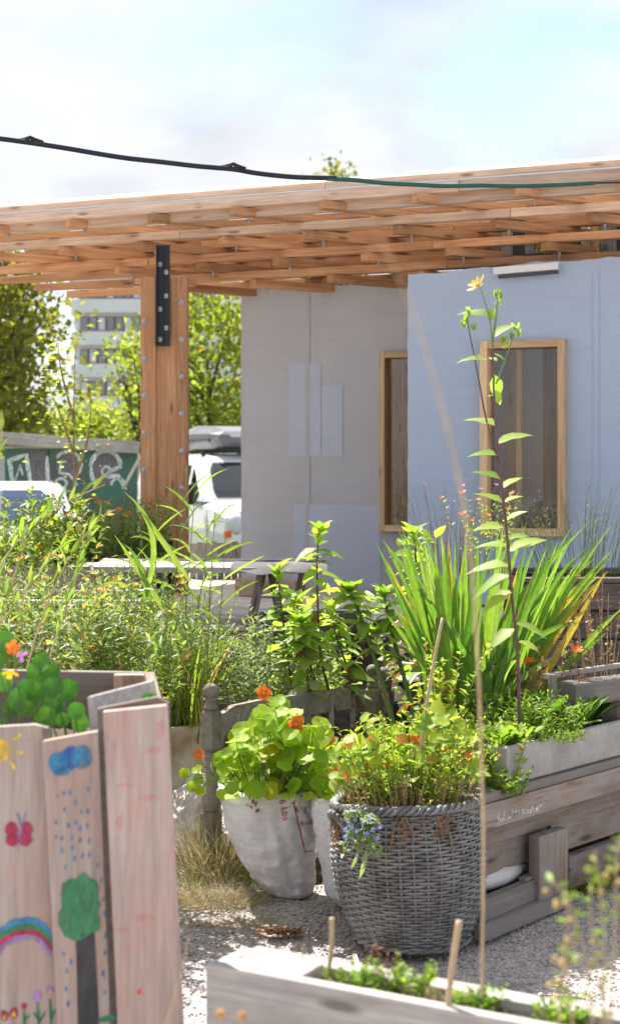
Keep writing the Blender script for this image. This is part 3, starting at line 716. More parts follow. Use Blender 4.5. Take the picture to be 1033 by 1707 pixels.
# fascia boards
UL, UR = -3.0, 3.2
def run(name, u0, u1, b, z0, z1, wd, mat, seg=None):
    """a long beam laid in butt-jointed lengths"""
    cuts = [u0]
    while seg and cuts[-1] + seg * 1.3 < u1: cuts.append(cuts[-1] + seg * random.uniform(.75, 1.25))
    cuts.append(u1)
    for a_, b_ in zip(cuts, cuts[1:]):
        j = random.uniform(-.003, .003)
        board(name, lt(a_ + .002, b + j, (z0 + z1) / 2), lt(b_ - .002, b + j, (z0 + z1) / 2), wd, z1 - z0, mat, pav)
run('fascia_board', UL, UR, .05, 3.322, 3.372, .06, W_PALE, 2.6)
board('film_strip', lt(UL, .012, 3.3155), lt(UR, .012, 3.3155), .09, .008, FILM, pav)
run('fascia_board', UL, UR, .0, 3.245, 3.309, .07, W_PALE, 3.2)
run('long_beam', UL, UR, .07, 3.19, 3.242, .06, W_PALE, 2.9)
# translucent roof film on battens with a frilled front edge
m = MB(); us = np.linspace(UL, UR + 2, 120); bs_ = np.concatenate([[-.05, -.02], np.linspace(.05, 4.6, 24)])
vs = []
for j, b in enumerate(bs_):
    for i, u in enumerate(us):
        z = 3.385 + .006 * math.sin(u * 41) + .006 * noise.noise(Vector((u * 5, b * 3, 0))) + (.012 * noise.noise(Vector((u * 9, 7, 0))) if j < 2 else 0) + b * .01
        if j == 0: z -= .014 + .01 * noise.noise(Vector((u * 7, 1, 2)))
        vs.append(lt(u, b, z))
nu = len(us); m.add(vs, [(j * nu + i, j * nu + i + 1, (j + 1) * nu + i + 1, (j + 1) * nu + i) for j in range(len(bs_) - 1) for i in range(nu - 1)])
m.build('roof_film', FILM, pav, True)
for k in range(8): run('roof_batten', UL, UR + 1.5, .55 + k * .55, 3.32, 3.365, .05, W_ORANGE)
# diagonal lattice in stacked layers: (z top, first offset back, left end in u, u phase, rows)
def u_at(px, b):                                # u where the line at offset b crosses image column px
    k = (px - CX) / F; o = Of + NB * b
    return (k * o.y - o.x) / (U.x - k * U.y)
BT = .0565
def bolt(p, parent=pav, down=True, r=.0085):
    m = MB(); p = Vector(p)
    if down: m.lathe([(r * .45, -.045), (r * .45, -.018), (r, -.018), (r, -.006), (r * 1.6, -.006), (r * 1.6, 0)], 6, p)
    else: pass
    return m.build('bolt', BOLT, parent)
layers = [(3.244, -.05, -20, 0.0, 4), (3.131, .36, -20, -.28, 4), (3.018, .68, 130, -.02, 3), (2.905, .86, 232, -.3, 2)]
u5 = (Vector((.106, 9.7, 0)) - Of).dot(U)
nb = 0
for li, (zt, off, lpx, ph, rows) in enumerate(layers):
    for r_ in range(rows):
        b0 = off + r_ * .52
        if li > 1 and b0 > 1.15: continue
        ul = max(UL, u_at(lpx, b0)); k = math.ceil((ul - u5 - ph) / .613)
        while True:
            u = u5 + ph + k * .613 + r_ * .12; k += 1
            if u > UR: break
            st = lt(u, b0, zt - BT / 2); ln = .78 if r_ < rows - 1 else .7
            a = st + VD * random.uniform(-.03, .03); b = a + VD * ln * random.uniform(.95, 1.08)
            board('diagonal_beam', a, b, .078, BT - .003, W_ORANGE, pav)
            if r_ < 2 and u < 2.2:
                bolt(a + VD * .12 + Z * (-BT / 2)); nb += 1
    # long beam beneath this layer
    zl = zt - BT
    for q in range(rows):
        b0 = off + (.42, .38, .2, .1)[li] + q * .5
        if li < 3 and b0 < (3.4 if li < 2 else 1.25): run('long_beam', max(UL, u_at(232 if li == 2 else lpx, b0)) - (.02 if li == 2 else .1), UR, b0, zl - BT + .002, zl - .002, .07, W_ORANGE if q else (W_PALE if li == 0 else W_ORANGE), 1.9)
# lowest bearers round the head of the post

for px_, zz in ():
    u = u_at(px_, 1.2); board('diagonal_beam', lt(u, .75, zz - .03), lt(u, .75, zz - .03) + VD * .62, .07, .05, W_ORANGE, pav)
board('bearer', lt(u_at(236, .52), .52, 2.865), lt(u_at(313, .52), .52, 2.865) + U * .02, .2, .05, W_ORANGE, pav)

# deck
DZ = .70
t = tag(link('timber_deck', None, None, Matrix.Translation((1, 10, 0))), 'raised timber deck in front of the membrane walls', 'deck')
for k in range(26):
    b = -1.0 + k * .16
    board('deck_board', lt(-2.6, b, DZ - .015), lt(3.4, b, DZ - .015), .154, .03, W_DECK_LIT, t)
for k in range(3): board('deck_beam', lt(-2.6, -.98 + k * 1.5, DZ - .11), lt(3.4, -.98 + k * 1.5, DZ - .11), .07, .15, W_BROWN, t)
for u in (-2.4, -1, .4, 1.8, 3.1):
    for b in (-.9, 1.5): board('deck_foot', lt(u, b, 0), lt(u, b, DZ - .19), .1, .1, W_BROWN, t, up=U)
prism('deck_skirt', [lt(-2.6, -.9, .02), lt(3.4, -.9, .02), lt(3.4, -.9, DZ - .19), lt(-2.6, -.9, DZ - .19)], -NB, .012, W_DARK, t)

# post: three timbers bolted together, black angle, black foot
PY = 10.25
xl, xr = V(236, 0, PY).x, V(313, 0, PY).x; wp = xr - xl
main = board('post', (V(278, 0, PY).x, PY + .01, DZ + .05), (V(278, 0, PY).x, PY + .01, 2.838), .165, .13, W_ORANGE, pav, up=(0, -1, 0))
board('post_timber', (V(249, 0, PY).x, PY + .0, DZ + .05), (V(249, 0, PY).x, PY + .0, 2.838), .098, .16, W_ORANGE, main, up=(0, -1, 0))
board('post_timber', (V(304.5, 0, PY).x + .003, PY + .005, DZ + .05), (V(304.5, 0, PY).x + .003, PY + .005, 2.838), .066, .15, W_ORANGE, main, up=(0, -1, 0))
board('foot_plate', (V(277, 0, PY).x, PY - .03, DZ - .0), (V(277, 0, PY).x, PY - .03, V(0, 900, PY).z), .1, .2, BLACKM, main, up=(0, -1, 0))
def fbolt(p, par, r=.0185):
    m = MB(); M = Matrix.Translation(Vector(p)) @ Matrix.Rotation(R(90), 4, 'X')
    m.lathe([(r, 0), (r, .005), (r * .62, .006), (r * .6, .018), (r * .3, .022)], 8); m.v = [tuple(M @ Vector(v)) for v in m.v]; m.build('bolt', BOLT, par, False)
for k in range(7): fbolt((V(243, 0, PY).x, PY - .082, V(0, 537 + 61.5 * k, PY).z), main)
for k in range(8): fbolt((V(304.5, 0, PY).x, PY - .072, V(0, 506 + 61.5 * k, PY).z), main)
mb = MB(); xA, xB = V(263.5, 0, PY).x, V(285.5, 0, PY).x
z0, z1 = V(0, 579, PY).z, V(0, 412, PY).z
mb.box(((xA + xB) / 2, PY - .088, (z0 + z1) / 2), xB - xA, .012, z1 - z0); mb.box((xA + .004, PY - .11, (z0 + z1) / 2), .008, .05, z1 - z0 - .01); mb.box(((xA + xB) / 2 + .002, PY - .102, (z0 + z1) / 2), .006, .022, z1 - z0 - .01)
br = mb.build('steel_bracket', BLACKM, main)
for i, yy in enumerate((444, 457, 496, 518, 549, 568)): fbolt((V(269 if i in (0, 3, 5) else 279, 0, PY).x, PY - .094, V(0, yy, PY).z), br, .017)

# walls
n1 = -NB
W1 = Vector((.1, 11.2, 0)); W2 = Vector((V(680, 0, 10.1).x, 10.1, 0))
def wl(P0, px, py=None, s=None):
    q = onpl(px, py if py is not None else HY, P0, n1); return (q - P0).dot(U), q.z
def sheet(name, P0, s0, s1, z0, z1, mat, holes=(), lift=0, wrinkle=.006, topf=None, leftf=None, par=pav, res=.045, wseed=None):
    wseed = s0 if wseed is None else wseed
    ss = list(np.arange(s0, s1, res)) + [s1]; zs = list(np.arange(z0, z1, res)) + [z1]
    for a_, b_, c_, d_ in holes: ss += [a_, b_]; zs += [c_, d_]
    def clean(l, keep):
        l = sorted(set(round(float(x), 4) for x in l)); out = []
        for x in l:
            if out and x - out[-1] < .008:
                if x in keep: out[-1] = x
                continue
            out.append(x)
        return out
    kp = set(round(float(x), 4) for h in holes for x in h) | {round(float(s1), 4), round(float(z1), 4)}
    ss = clean(ss, kp); zs = clean(zs, kp); vs = []
    for z in zs:
        for s in ss:
            w_ = wrinkle * (noise.noise(Vector((s * 1.2, z * 5.5, 3 + wseed))) + .5 * noise.noise(Vector((s * 4, z * 9, wseed)))) + wrinkle * .7 * noise.noise(Vector((s * 7, z * .8, 5)))
            zz = z; s2 = s
            if z == zs[-1] and topf: zz += topf(s)
            if s == ss[0] and leftf: w_ += leftf(z); s2 = s - .006 * noise.noise(Vector((z * 9, 0, 0)))
            vs.append(P0 + U * s2 + Z * zz + n1 * (lift + w_))
    m = MB(); k = len(ss); fs = []
    for j in range(len(zs) - 1):
        for i in range(k - 1):
            cs, cz = (ss[i] + ss[i + 1]) / 2, (zs[j] + zs[j + 1]) / 2
            if any(a_ < cs < b_ and c_ < cz < d_ for a_, b_, c_, d_ in holes): continue
            fs.append((j * k + i, j * k + i + 1, (j + 1) * k + i + 1, (j + 1) * k + i))
    m.add(vs, fs); return m.build(name, mat, par, True)
def window(P0, px0, px1, pya, pyb, fw, sR=None):
    pc = (px0 + px1) / 2
    s0, _ = wl(P0, px0); s1, _ = wl(P0, px1); _, zt = wl(P0, pc, pya); _, zb = wl(P0, pc, pyb)
    if sR: s1 = s0 + sR
    t = link('window', None, pav, Matrix.Translation(P0 + U * (s0 + s1) / 2 + Z * zb))
    d = .045
    A = lambda s, z, o=0: P0 + U * s + Z * z + n1 * o
    for s in (s0 + fw / 2, s1 - fw / 2): board('frame_board', A(s, zb), A(s, zt), fw, .13, W_FRAME, t, up=n1)
    board('frame_board', A(s0 + fw, zt - fw / 2), A(s1 - fw, zt - fw / 2), .13, fw, W_FRAME, t)
    board('frame_board', A(s0 + fw, zb + fw / 2), A(s1 - fw, zb + fw / 2), .13, fw, W_FRAME, t)
    m = MB(); m.add([A(s0 + fw, zb + fw, -.02), A(s1 - fw, zb + fw, -.02), A(s1 - fw, zt - fw, -.02), A(s0 + fw, zt - fw, -.02)], [(0, 1, 2, 3)]); m.build('pane', GLASS, t)
    return (s0 + .004, s1 - .004, zb + .004, zt - .004)
h1 = window(W1, 636, 760, 586, 886, .043, .52)
h2 = window(W2, 803.5, 944.5, 568, 893, .047)
sL, _ = wl(W1, 403); topn = lambda s: .03 * noise.noise(Vector((s * 3, 9, 0))) + .01 * noise.noise(Vector((s * 15, 2, 0)))
sheet('membrane_wall', W1, sL, 1.6, DZ + .02, 2.90, MEMB_GREY, [h1], topf=topn, leftf=lambda z: .012 + .012 * noise.noise(Vector((z * 6, 4, 4))))
sheet('membrane_wall', W2, 0.0, 3.6, DZ + .02, 2.84, MEMB_BLUE, [h2], topf=lambda s: topn(s) + .035 * s, leftf=lambda z: .01)
W1S = sL
def patch(px0, px1, pya, pyb, lift=.005, nm='membrane_rect'):
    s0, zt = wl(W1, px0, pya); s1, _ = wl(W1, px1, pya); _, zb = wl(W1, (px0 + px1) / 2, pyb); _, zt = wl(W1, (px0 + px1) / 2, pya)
    return sheet(nm, W1, s0, s1, max(zb, DZ + .03), zt, MEMB_PALE, lift=lift, wrinkle=.006, wseed=W1S)
patch(482, 535, 606, 760); patch(536.5, 571, 641, 760); patch(489, 634, 841, 985, .005)  # paler, bluer rectangles laid over the grey sheet
for P_, x_, zz_, mt_ in ((W2, 988, 2.84, MEMB_BLUE), (W1, 509, 2.88, MEMB_GREY)):
    s_, _ = wl(P_, x_); sheet('membrane_seam', P_, s_, s_ + .035, DZ + .03, zz_ - .02, mt_, lift=.0055, wrinkle=.006, wseed=(0.0 if P_ is W2 else sL), res=.045)
# returns, back and interior
def wallbox(name, a, b, z0, z1, th, mat):
    return board(name, Vector(a) + Z * (z0 + z1) / 2, Vector(b) + Z * (z0 + z1) / 2, th, z1 - z0, mat, pav)
wallbox('return_wall', W2 + NB * .06 + U * .03, W2 + NB * 1.0 + U * .03, DZ, 2.84, .03, W_INT)
wallbox('side_wall', W1 + U * (sL + .06) + NB * .05, W1 + U * (sL + .06) + NB * 3.2, DZ, 2.86, .03, W_INT)
bk = W2 + NB * 1.6
for k in range(14): board('interior_board', bk + U * (-.2 + k * .3) + Z * DZ, bk + U * (-.2 + k * .3) + Z * 2.9, .296, .02, W_INT, pav, up=n1)
bk2 = W1 + NB * 3.2
for k in range(8): board('interior_board', bk2 + U * (sL + k * .4) + Z * DZ, bk2 + U * (sL + k * .4) + Z * 2.9, .396, .02, W_INT, pav, up=n1)
s_, _ = wl(W2, 862)
q = W2 + NB * .9 + U * (s_ + .14)
board('interior_stud', q + Z * DZ, q + Z * 2.9, .12, .1, W_PALE, pav, up=n1)
s_, _ = wl(W2, 838); q = W2 + NB * .5 + U * (s_ - .06)
board('interior_stud', q + Z * DZ, q + Z * 2.9, .12, .04, W_FRAME, pav, up=NB + U)
m = MB(); s_, _ = wl(W2, 880); q = W2 + NB * .45 + U * s_
m.lathe([(.02, 0), (.19, .02), (.2, .34), (.17, .52), (.08, .61), (.01, .63)], 14, q + Z * DZ, fn=lambda v, a: v * (1 + .08 * math.sin(3 * a)))
tag(m.build('black_bag', BLACKM, None, True), 'rounded black bag standing behind the lower part of the right window', 'bag')
# sill block and stacked trims
a = V(400, 1000, 10.9); b = V(500, 1000, 10.6)
board('sill_block', (a.x, a.y, DZ + .065), (b.x, b.y, DZ + .065), .12, .12, W_PALE, pav)  # paler wood colour lifts the block out of the canopy shade
q0 = onpl(822, 452, W2 + n1 * .05, n1); q1 = onpl(930, 443, W2 + n1 * .05, n1)
board('trim_strip', q0, q1, .02, .045, WHITEP, pav); board('trim_strip', q0 + Z * -.038 + U * .03, q1 + Z * -.038, .018, .022, DKG, pav)
# strip of posters above the right wall seen through the lattice
PP = W2 + NB * .42
pb = thing('poster_board', 'collage of stickers and posters seen through the lattice above the right wall', 'poster board', PP + U * .9 + Z * 2.9)
p0 = onpl(815, 440, PP, n1); p1 = onpl(1060, 430, PP, n1)
board('backing', Vector((p0.x, p0.y, 3.0)) + NB * .02, Vector((p1.x, p1.y, 3.0)) + NB * .02, .02, .34, DKG, pb)
P_GR1 = paintm('grey poster print', (.16, .16, .17), .8); P_GR2 = paintm('ochre poster print', (.28, .22, .06), .7); P_GR3 = paintm('dull pink poster print', (.26, .10, .13), .7)
cols = [P_GR2, P_GR1, P_BLACK, P_GR3, P_GR1, P_WHITE, P_BLACK, P_GR1, P_GR2, P_WHITE, P_GREEN, P_GR1]
x_ = 816; k = 0
while x_ < 1040:
    w_ = random.uniform(14, 30)
    for (ya, yb) in ((372 + random.uniform(0, 5), 398), (400, 424 + random.uniform(-3, 4)), (426, 450)):
        q = [onpl(x, y, PP, n1) + n1 * .004 for x, y in ((x_, yb), (x_ + w_ - 1.5, yb), (x_ + w_ - 1.5, ya), (x_, ya))]
        m = MB(); m.add(q, [(0, 1, 2, 3)]); m.build('poster', cols[(k * 7 + int(ya)) % len(cols)], pb)
    x_ += w_; k += 1
def text_mesh(s, size=1.0):
    cu = bpy.data.curves.new('t', 'FONT'); cu.body = s; cu.size = size; cu.resolution_u = 3
    ob = bpy.data.objects.new('t', cu); COL.objects.link(ob)
    dg = bpy.context.evaluated_depsgraph_get(); me = bpy.data.meshes.new_from_object(ob.evaluated_get(dg))
    bm = bmesh.new(); bm.from_mesh(me); bmesh.ops.triangulate(bm, faces=bm.faces[:])
    out = [(v.co.x, v.co.y) for v in bm.verts], [tuple(v.index for v in f.verts) for f in bm.faces]
    bm.free(); bpy.data.objects.remove(ob); return out
def text_on(name, s, px, py, hpx, ang, mat, parent, mapf, xs=1.0, bold=0):
    """letters laid onto a surface: mapf(px, py) gives the surface point"""
    vs, fs = text_mesh(s, 1.0); m = MB(); ca, sa = math.cos(R(ang)), math.sin(R(ang)); pts = []
    for x, y in vs:
        X = x * hpx * 1.38 * xs; Y = -y * hpx * 1.38
        p = mapf(px + X * ca - Y * sa, py + X * sa + Y * ca)
        pts.append(p)
    m.add(pts, fs); return m.build(name, mat, parent)
mp_ = lambda x, y: onpl(x, y, PP, n1) + n1 * .008
text_on('poster_lettering', 'iR', 1000, 421, 14, -3, P_BLACK, pb, mp_)
text_on('poster_lettering', 'OHO', 895, 424, 12, -5, P_BLACK, pb, mp_)

# cable across the sky: dark cable then green hose
def cable(name, pts, Y0, Y1, r, mat, parent=None, x0=0, x1=1033):
    out = []
    P = [Vector((x, y, 0)) for x, y in pts]
    for i in range(len(P) - 1):
        a_, b_ = P[max(i - 1, 0)], P[min(i + 2, len(P) - 1)]
        for s in range(6):
            t_ = s / 6
            q = .5 * ((2 * P[i]) + (P[i + 1] - a_) * t_ + (2 * a_ - 5 * P[i] + 4 * P[i + 1] - b_) * t_ * t_ + (3 * P[i] - a_ - 3 * P[i + 1] + b_) * t_ ** 3)
            out.append(q)
    out.append(P[-1])
    m = MB(); m.tube([V(q.x, q.y, Y0 + (Y1 - Y0) * (q.x - x0) / (x1 - x0)) for q in out], r, 8); return m.build(name, mat, parent, True)
ct = thing('overhead_cable', 'dark cable sagging across the sky that turns into a green hose over the roof', 'cable', V(516, 300, 7.8))
CP = [(-60, 224), (0, 231), (52, 238), (110, 247), (200, 262), (270, 270), (330, 277), (388, 282), (430, 289), (490, 295), (560, 297)]
cable('dark_cable', CP, 7.2, 8.2, .0125, CABLE, ct)
cable('green_hose', [(545, 298), (590, 300), (640, 305), (700, 308), (740, 310), (800, 309), (860, 310), (930, 308), (990, 305)], 7.2, 8.2, .0115, HOSE, ct)
cable('thin_wire', [(985, 305), (1040, 304), (1100, 303)], 7.2, 8.2, .005, CABLE, ct)
for x_, y_ in ((51, 236), (389, 280)):
    q = V(x_, y_, 7.2 + (x_ / 1033)); m = MB(); m.tube([q + Vector((-.06, 0, .002)), q + Vector((-.02, 0, .006)), q + Vector((0, 0, .020)), q + Vector((.02, 0, .003)), q + Vector((.06, 0, -.006))], [.011, .015, .009, .016, .011], 6); m.build('tape_knot', BLACKM, ct)
# ------------------------------------------------------------------ table and mid ground furniture
tb = thing('trestle_table', 'weathered grey board table on slanted legs in front of the pavilion post', 'table', (-.6, 8.85, 0))
A0 = onz(118, 932, 1.05); ys = [8.45, 8.62, 8.79, 8.96, 9.13]
for i, y in enumerate(ys):
    x0 = V(118 + i * 14 + random.uniform(-6, 6), 0, y).x; x1 = V(545 - i * 4, 0, y).x
    board('table_board', (x0, y, 1.035 + random.uniform(-.004, .004)), (x1, y + random.uniform(-.02, .02), 1.035 + random.uniform(-.006, .006)), .163, .03, W_SILVER, tb)
m = MB(); g = []
us = np.linspace(V(385, 0, 8.4).x, V(545, 0, 8.4).x, 26)
for yy in (8.34, 8.39, 8.5, 8.7, 8.9):
    for u in us: g.append((u, yy + .01 * math.sin(u * 30), 1.056 + .012 * noise.noise(Vector((u * 7, yy * 9, 0))) - (.035 + .02 * noise.noise(Vector((u * 6, 3, 0))) if yy < 8.36 else 0)))
m.add(g, [(j * 26 + i, j * 26 + i + 1, (j + 1) * 26 + i + 1, (j + 1) * 26 + i) for j in range(4) for i in range(25)])
tag(m.build('tarpaulin_sheet', plain('grey roofing felt', (.10, .095, .10), .8, .4, 8), None, True), 'ragged dark grey felt sheet draped over the right end of the table', 'sheet')
def leg(a, b): board('leg', a, b, .05, .035, W_BROWN, tb)
leg((V(437, 0, 8.45).x, 8.45, 1.02), (V(368, 0, 8.35).x, 8.35, .02)); leg((V(452, 0, 8.5).x, 8.5, 1.02), (V(512, 0, 8.45).x, 8.45, .02))
leg((V(508, 0, 9.1).x, 9.1, 1.02), (V(450, 0, 9.0).x, 9.0, .02)); leg((V(270, 0, 8.5).x, 8.5, 1.02), (V(333, 0, 8.45).x, 8.45, .02))
leg((V(262, 0, 9.1).x, 9.1, 1.02), (V(215, 0, 9.1).x, 9.1, .02))
fp = thing('low_screen', 'low grey vertical plank screen behind the table legs', 'screen', (V(370, 0, 12.6).x, 12.6, 0))
for k in range(9):
    x_ = V(322 + k * 11.5, 0, 12.6).x; board('plank', (x_, 12.6, .2), (x_, 12.6, 1.0 + random.uniform(-.01, .01)), .052, .02, W_GREY, fp, up=(0, -1, 0))

def raised(name, label, x0, x1, y0, y1, z, nb, mat, capmat=None, soil=True, soild=.06):
    t = thing(name, label, 'raised bed', ((x0 + x1) / 2, (y0 + y1) / 2, 0)); h = z / nb
    for k in range(nb):
        zc = h * (k + .5); j = lambda: random.uniform(-.004, .004)
        board('board', (x0, y0 + j(), zc), (x1, y0 + j(), zc), .03, h - .006, mat, t); board('board', (x0, y1 + j(), zc), (x1, y1 + j(), zc), .03, h - .006, mat, t)
        board('board', (x0 + .016, y0 + .016, zc), (x0 + .016, y1 - .016, zc), .03, h - .006, mat, t); board('board', (x1 - .016, y0 + .016, zc), (x1 - .016, y1 - .016, zc), .03, h - .006, mat, t)
    if capmat:
        board('cap_board', (x0 - .02, y0, z + .014), (x1 + .02, y0, z + .014), .1, .022, capmat, t); board('cap_board', (x0 - .02, y1, z + .014), (x1 + .02, y1, z + .014), .1, .022, capmat, t)
    m = MB(); nx, ny = 16, 8; vs = [(x0 + .03 + (x1 - x0 - .06) * i / nx, y0 + .03 + (y1 - y0 - .06) * jj / ny, z - soild + .03 * noise.noise(Vector((i * .9, jj * .9, z)))) for jj in range(ny + 1) for i in range(nx + 1)]
    m.add(vs, [(jj * (nx + 1) + i, jj * (nx + 1) + i + 1, (jj + 1) * (nx + 1) + i + 1, (jj + 1) * (nx + 1) + i) for jj in range(ny) for i in range(nx)]); s = m.build('soil', SOIL, t, True); s['kind'] = 'stuff'
    return t
raised('raised_bed', 'tall brown plank bed with marigolds at the left behind the table', V(-80, 0, 9.4).x, V(240, 0, 9.4).x, 9.3, 10.0, 1.0, 6, W_BROWN)
raised('raised_bed', 'long low bed with pale sunlit cap boards among the herbs at the left', V(-60, 0, 7.4).x, V(235, 0, 7.4).x, 7.35, 8.0, .93, 6, W_BROWN, W_SILVER)
raised('raised_bed', 'herb filled plank bed with a bleached rim nearest the painted bed', V(-60, 0, 6.3).x, V(180, 0, 6.3).x, 6.2, 7.0, .85, 5, W_BROWN, W_SILVER)
raised('raised_bed', 'dark timber bed below the pale blue wall at the right edge', V(868, 0, 8.0).x, V(1100, 0, 8.0).x, 7.9, 8.7, 1.0, 7, W_DARK, W_DARK)
raised('raised_bed', 'low bed of dark boards that holds the sword leaved clump', V(690, 0, 6.5).x, V(1120, 0, 6.5).x, 6.1, 6.9, .5, 3, W_DARK)

# small folding chair, stool and wheel behind the bed frame
fc = thing('garden_chair', 'pinkish slatted wooden chair behind the old bed frame', 'chair', (V(690, 0, 7.6).x, 7.6, 0))
board('leg', V(628, 1150, 7.5), V(690, 1040, 7.5), .05, .03, W_PALE, fc); board('backrest', V(662, 1035, 7.62), V(690, 1078, 7.62), .03, .16, W_PALE, fc)
board('leg', V(690, 1040, 7.5), V(716, 1240, 7.5), .05, .03, W_PALE, fc); board('seat_slat', V(664, 1108, 7.4), V(735, 1112, 7.4), .05, .025, W_PALE, fc)
board('seat_slat', V(664, 1108, 7.4) + Vector((0, .08, 0)), V(735, 1112, 7.4) + Vector((0, .08, 0)), .05, .025, W_PALE, fc)
board('leg', V(664, 1108, 7.48), V(640, 1290, 7.5), .04, .03, W_PALE, fc); board('leg', V(732, 1112, 7.48), V(744, 1300, 7.5), .04, .03, W_PALE, fc)
q = V(676, 1128, 6.95); pt_ = thing('capped_pipe', 'dark round pipe with a white cap standing by the wooden chair', 'pipe', (q.x, q.y, 0)); m = MB(); m.lathe([(.056, -q.z), (.056, -.014)], 18, q); m.build('pipe', RUBBER, pt_, True); m = MB(); m.lathe([(.060, -.016), (.064, -.012), (.05, 0), (.001, .002)], 18, q); m.build('cap', WHITEP, pt_, True)
m = MB(); c = V(640, 1075, 7.9)
for r_, nm in ((.115, 0),):
    pts = [c + Vector((math.cos(a) * r_, .02 * math.sin(a), math.sin(a) * r_)) for a in np.linspace(0, 2 * math.pi, 25)]; m.tube(pts, .028, 8)
m.tube([c + Vector((0, -.05, 0)), c + Vector((0, .05, 0))], .03, 10)
for a in (0, 1.05, 2.1): m.tube([c + Vector((math.cos(a) * .11, 0, math.sin(a) * .11)), c - Vector((math.cos(a) * .11, 0, math.sin(a) * .11))], .009, 5)
wb = thing('wheelbarrow', 'dark wheelbarrow tipped under the deck edge behind the sunflowers', 'wheelbarrow', (c.x - .35, 7.9, 0)); m.build('wheel', RUBBER, wb, True)
m = MB(); m.add([V(440, 1025, 7.9), V(600, 1022, 7.9), V(585, 1100, 8.0), V(455, 1105, 8.0), V(430, 1020, 8.5), V(605, 1018, 8.5), V(585, 1100, 8.3), V(455, 1105, 8.3)], [(0, 3, 2, 1), (4, 5, 6, 7), (0, 4, 7, 3), (1, 2, 6, 5), (2, 3, 7, 6)]); m.build('tray', plain('dark metal tray', (.06, .06, .065), .6, .4), wb)
m = MB(); m.tube([V(425, 1180, 8.05), V(520, 1108, 8.1), c], .014, 6); m.tube([V(455, 1105, 8.05), V(450, 1290, 8.1)], .012, 6); m.tube([V(585, 1100, 8.05), c + Vector((-.05, 0, -.05))], .012, 6); m.build('frame', BLACKM, wb)

# tub at the left of the bed frame
TBc = Vector((V(236, 0, 6.9).x, 6.85, 0))
m = MB(); m.lathe([(.24, .0), (.27, .02), (.285, .2), (.295, .42), (.305, .46), (.31, .475), (.295, .478), (.285, .46), (.28, .4), (.001, .4)], 40, TBc, cap=True)
tt = thing('old_tub', 'rust stained off white tub behind the painted boards', 'tub', TBc); m.build('shell', TUB, tt, True)
m = MB(); m.lathe([(.28, .41), (.15, .43), (.001, .42)], 20, TBc); s = m.build('soil', SOIL, tt, True); s['kind'] = 'stuff'

# ------------------------------------------------------------------ bed frame (headboard)
BL = onz(352, 1432, 0.0); BL = Vector((V(352, 0, 6.05).x, 6.05, 0)); BR = Vector((V(622, 0, 6.95).x, 6.95, 0))
bd = (BR - BL); bd.z = 0; bn = Vector((bd.y, -bd.x, 0)).normalized(); bu = bd.normalized()
hb = thing('old_bed_headboard', 'weathered turned wooden bed headboard with curved top rail standing in the garden', 'headboard', (BL + BR) / 2)
W_BED = wood('old bed wood', (.13, .105, .085), (.20, .17, .145), (.28, .245, .215), grey=(.24, .22, .20), greyamt=.2, stain=.4, knots=False)
def turned(c, zt, par):
    s = zt; G = lambda pr: [(r_ * 1.17, z_) for r_, z_ in pr]
    # ball, neck rings, square block, vase turning, rings, square foot
    pr = [(.012, s), (.021, s - .006), (.0275, s - .02), (.027, s - .034), (.018, s - .046), (.017, s - .052), (.024, s - .056), (.025, s - .061), (.019, s - .066), (.021, s - .085), (.026, s - .094), (.018, s - .1)]
    m = MB(); m.lathe(G(pr[::-1]), 16, c); o = m.build('turned_post', W_BED, par, True)
    zc = s - .1
    m = MB(); m.lathe(G([(.022, zc - .16), (.033, zc - .148), (.034, zc - .012), (.024, zc)]), 4, c, fn=lambda v, a: Matrix.Rotation(R(45) + math.atan2(bu.y, bu.x), 3, 'Z') @ v); m.build('square_block', W_BED, o)
    z2 = zc - .16; m = MB(); m.lathe(G([(.026, z2 - .23), (.03, z2 - .22), (.031, z2 - .205), (.026, z2 - .2), (.031, z2 - .19), (.024, z2 - .15), (.029, z2 - .13), (.031, z2 - .12), (.024, z2 - .112), (.018, z2 - .08), (.02, z2 - .04), (.027, z2 - .02), (.025, z2 - .005), (.02, z2)]), 16, c); m.build('turning', W_BED, o, True)
    z3 = z2 - .23; m = MB(); m.lathe(G([(.034, 0), (.036, .02), (.036, z3 - .012), (.026, z3)]), 4, c, fn=lambda v, a: Matrix.Rotation(R(45) + math.atan2(bu.y, bu.x), 3, 'Z') @ v); m.build('square_foot', W_BED, o)
turned(BL, V(0, 1140, 6.05).z, hb); turned(BR, V(0, 1108, 6.95).z, hb)
W_RAIL = W_BED
prism('top_rail', [onpl(x, y, BL, bn) for x, y in [(364, 1228), (362, 1192), (375, 1188), (392, 1176), (412, 1172), (440, 1166), (480, 1161), (530, 1153), (580, 1147), (608, 1149), (608, 1172), (590, 1180), (560, 1186), (520, 1190), (470, 1196), (430, 1200), (400, 1206), (386, 1212), (376, 1226)]], -bn, .026, W_RAIL, hb)
a_, b_ = onpl(362, 1340, BL, bn), onpl(612, 1270, BL, bn); zz = (a_.z + b_.z) / 2
board('lower_rail', Vector((a_.x, a_.y, .32)), Vector((b_.x, b_.y, .32)), .028, .07, W_GREY, hb)
for k in range(6):
    q = BL.lerp(BR, (k + 1) / 7); m = MB(); m.lathe([(.012, .355), (.014, .40), (.009, .45), (.014, .5), (.01, .53), (.012, .60)], 10, q); m.build('spindle', W_GREY, hb, True)
bq = thing('spare_bed_post', 'short turned post standing just right of the headboard', 'post', (V(640, 0, 7.0).x, 7.0, 0)); turned(Vector((V(641, 0, 7.0).x, 7.0, 0)), V(0, 1112, 7.0).z, bq)

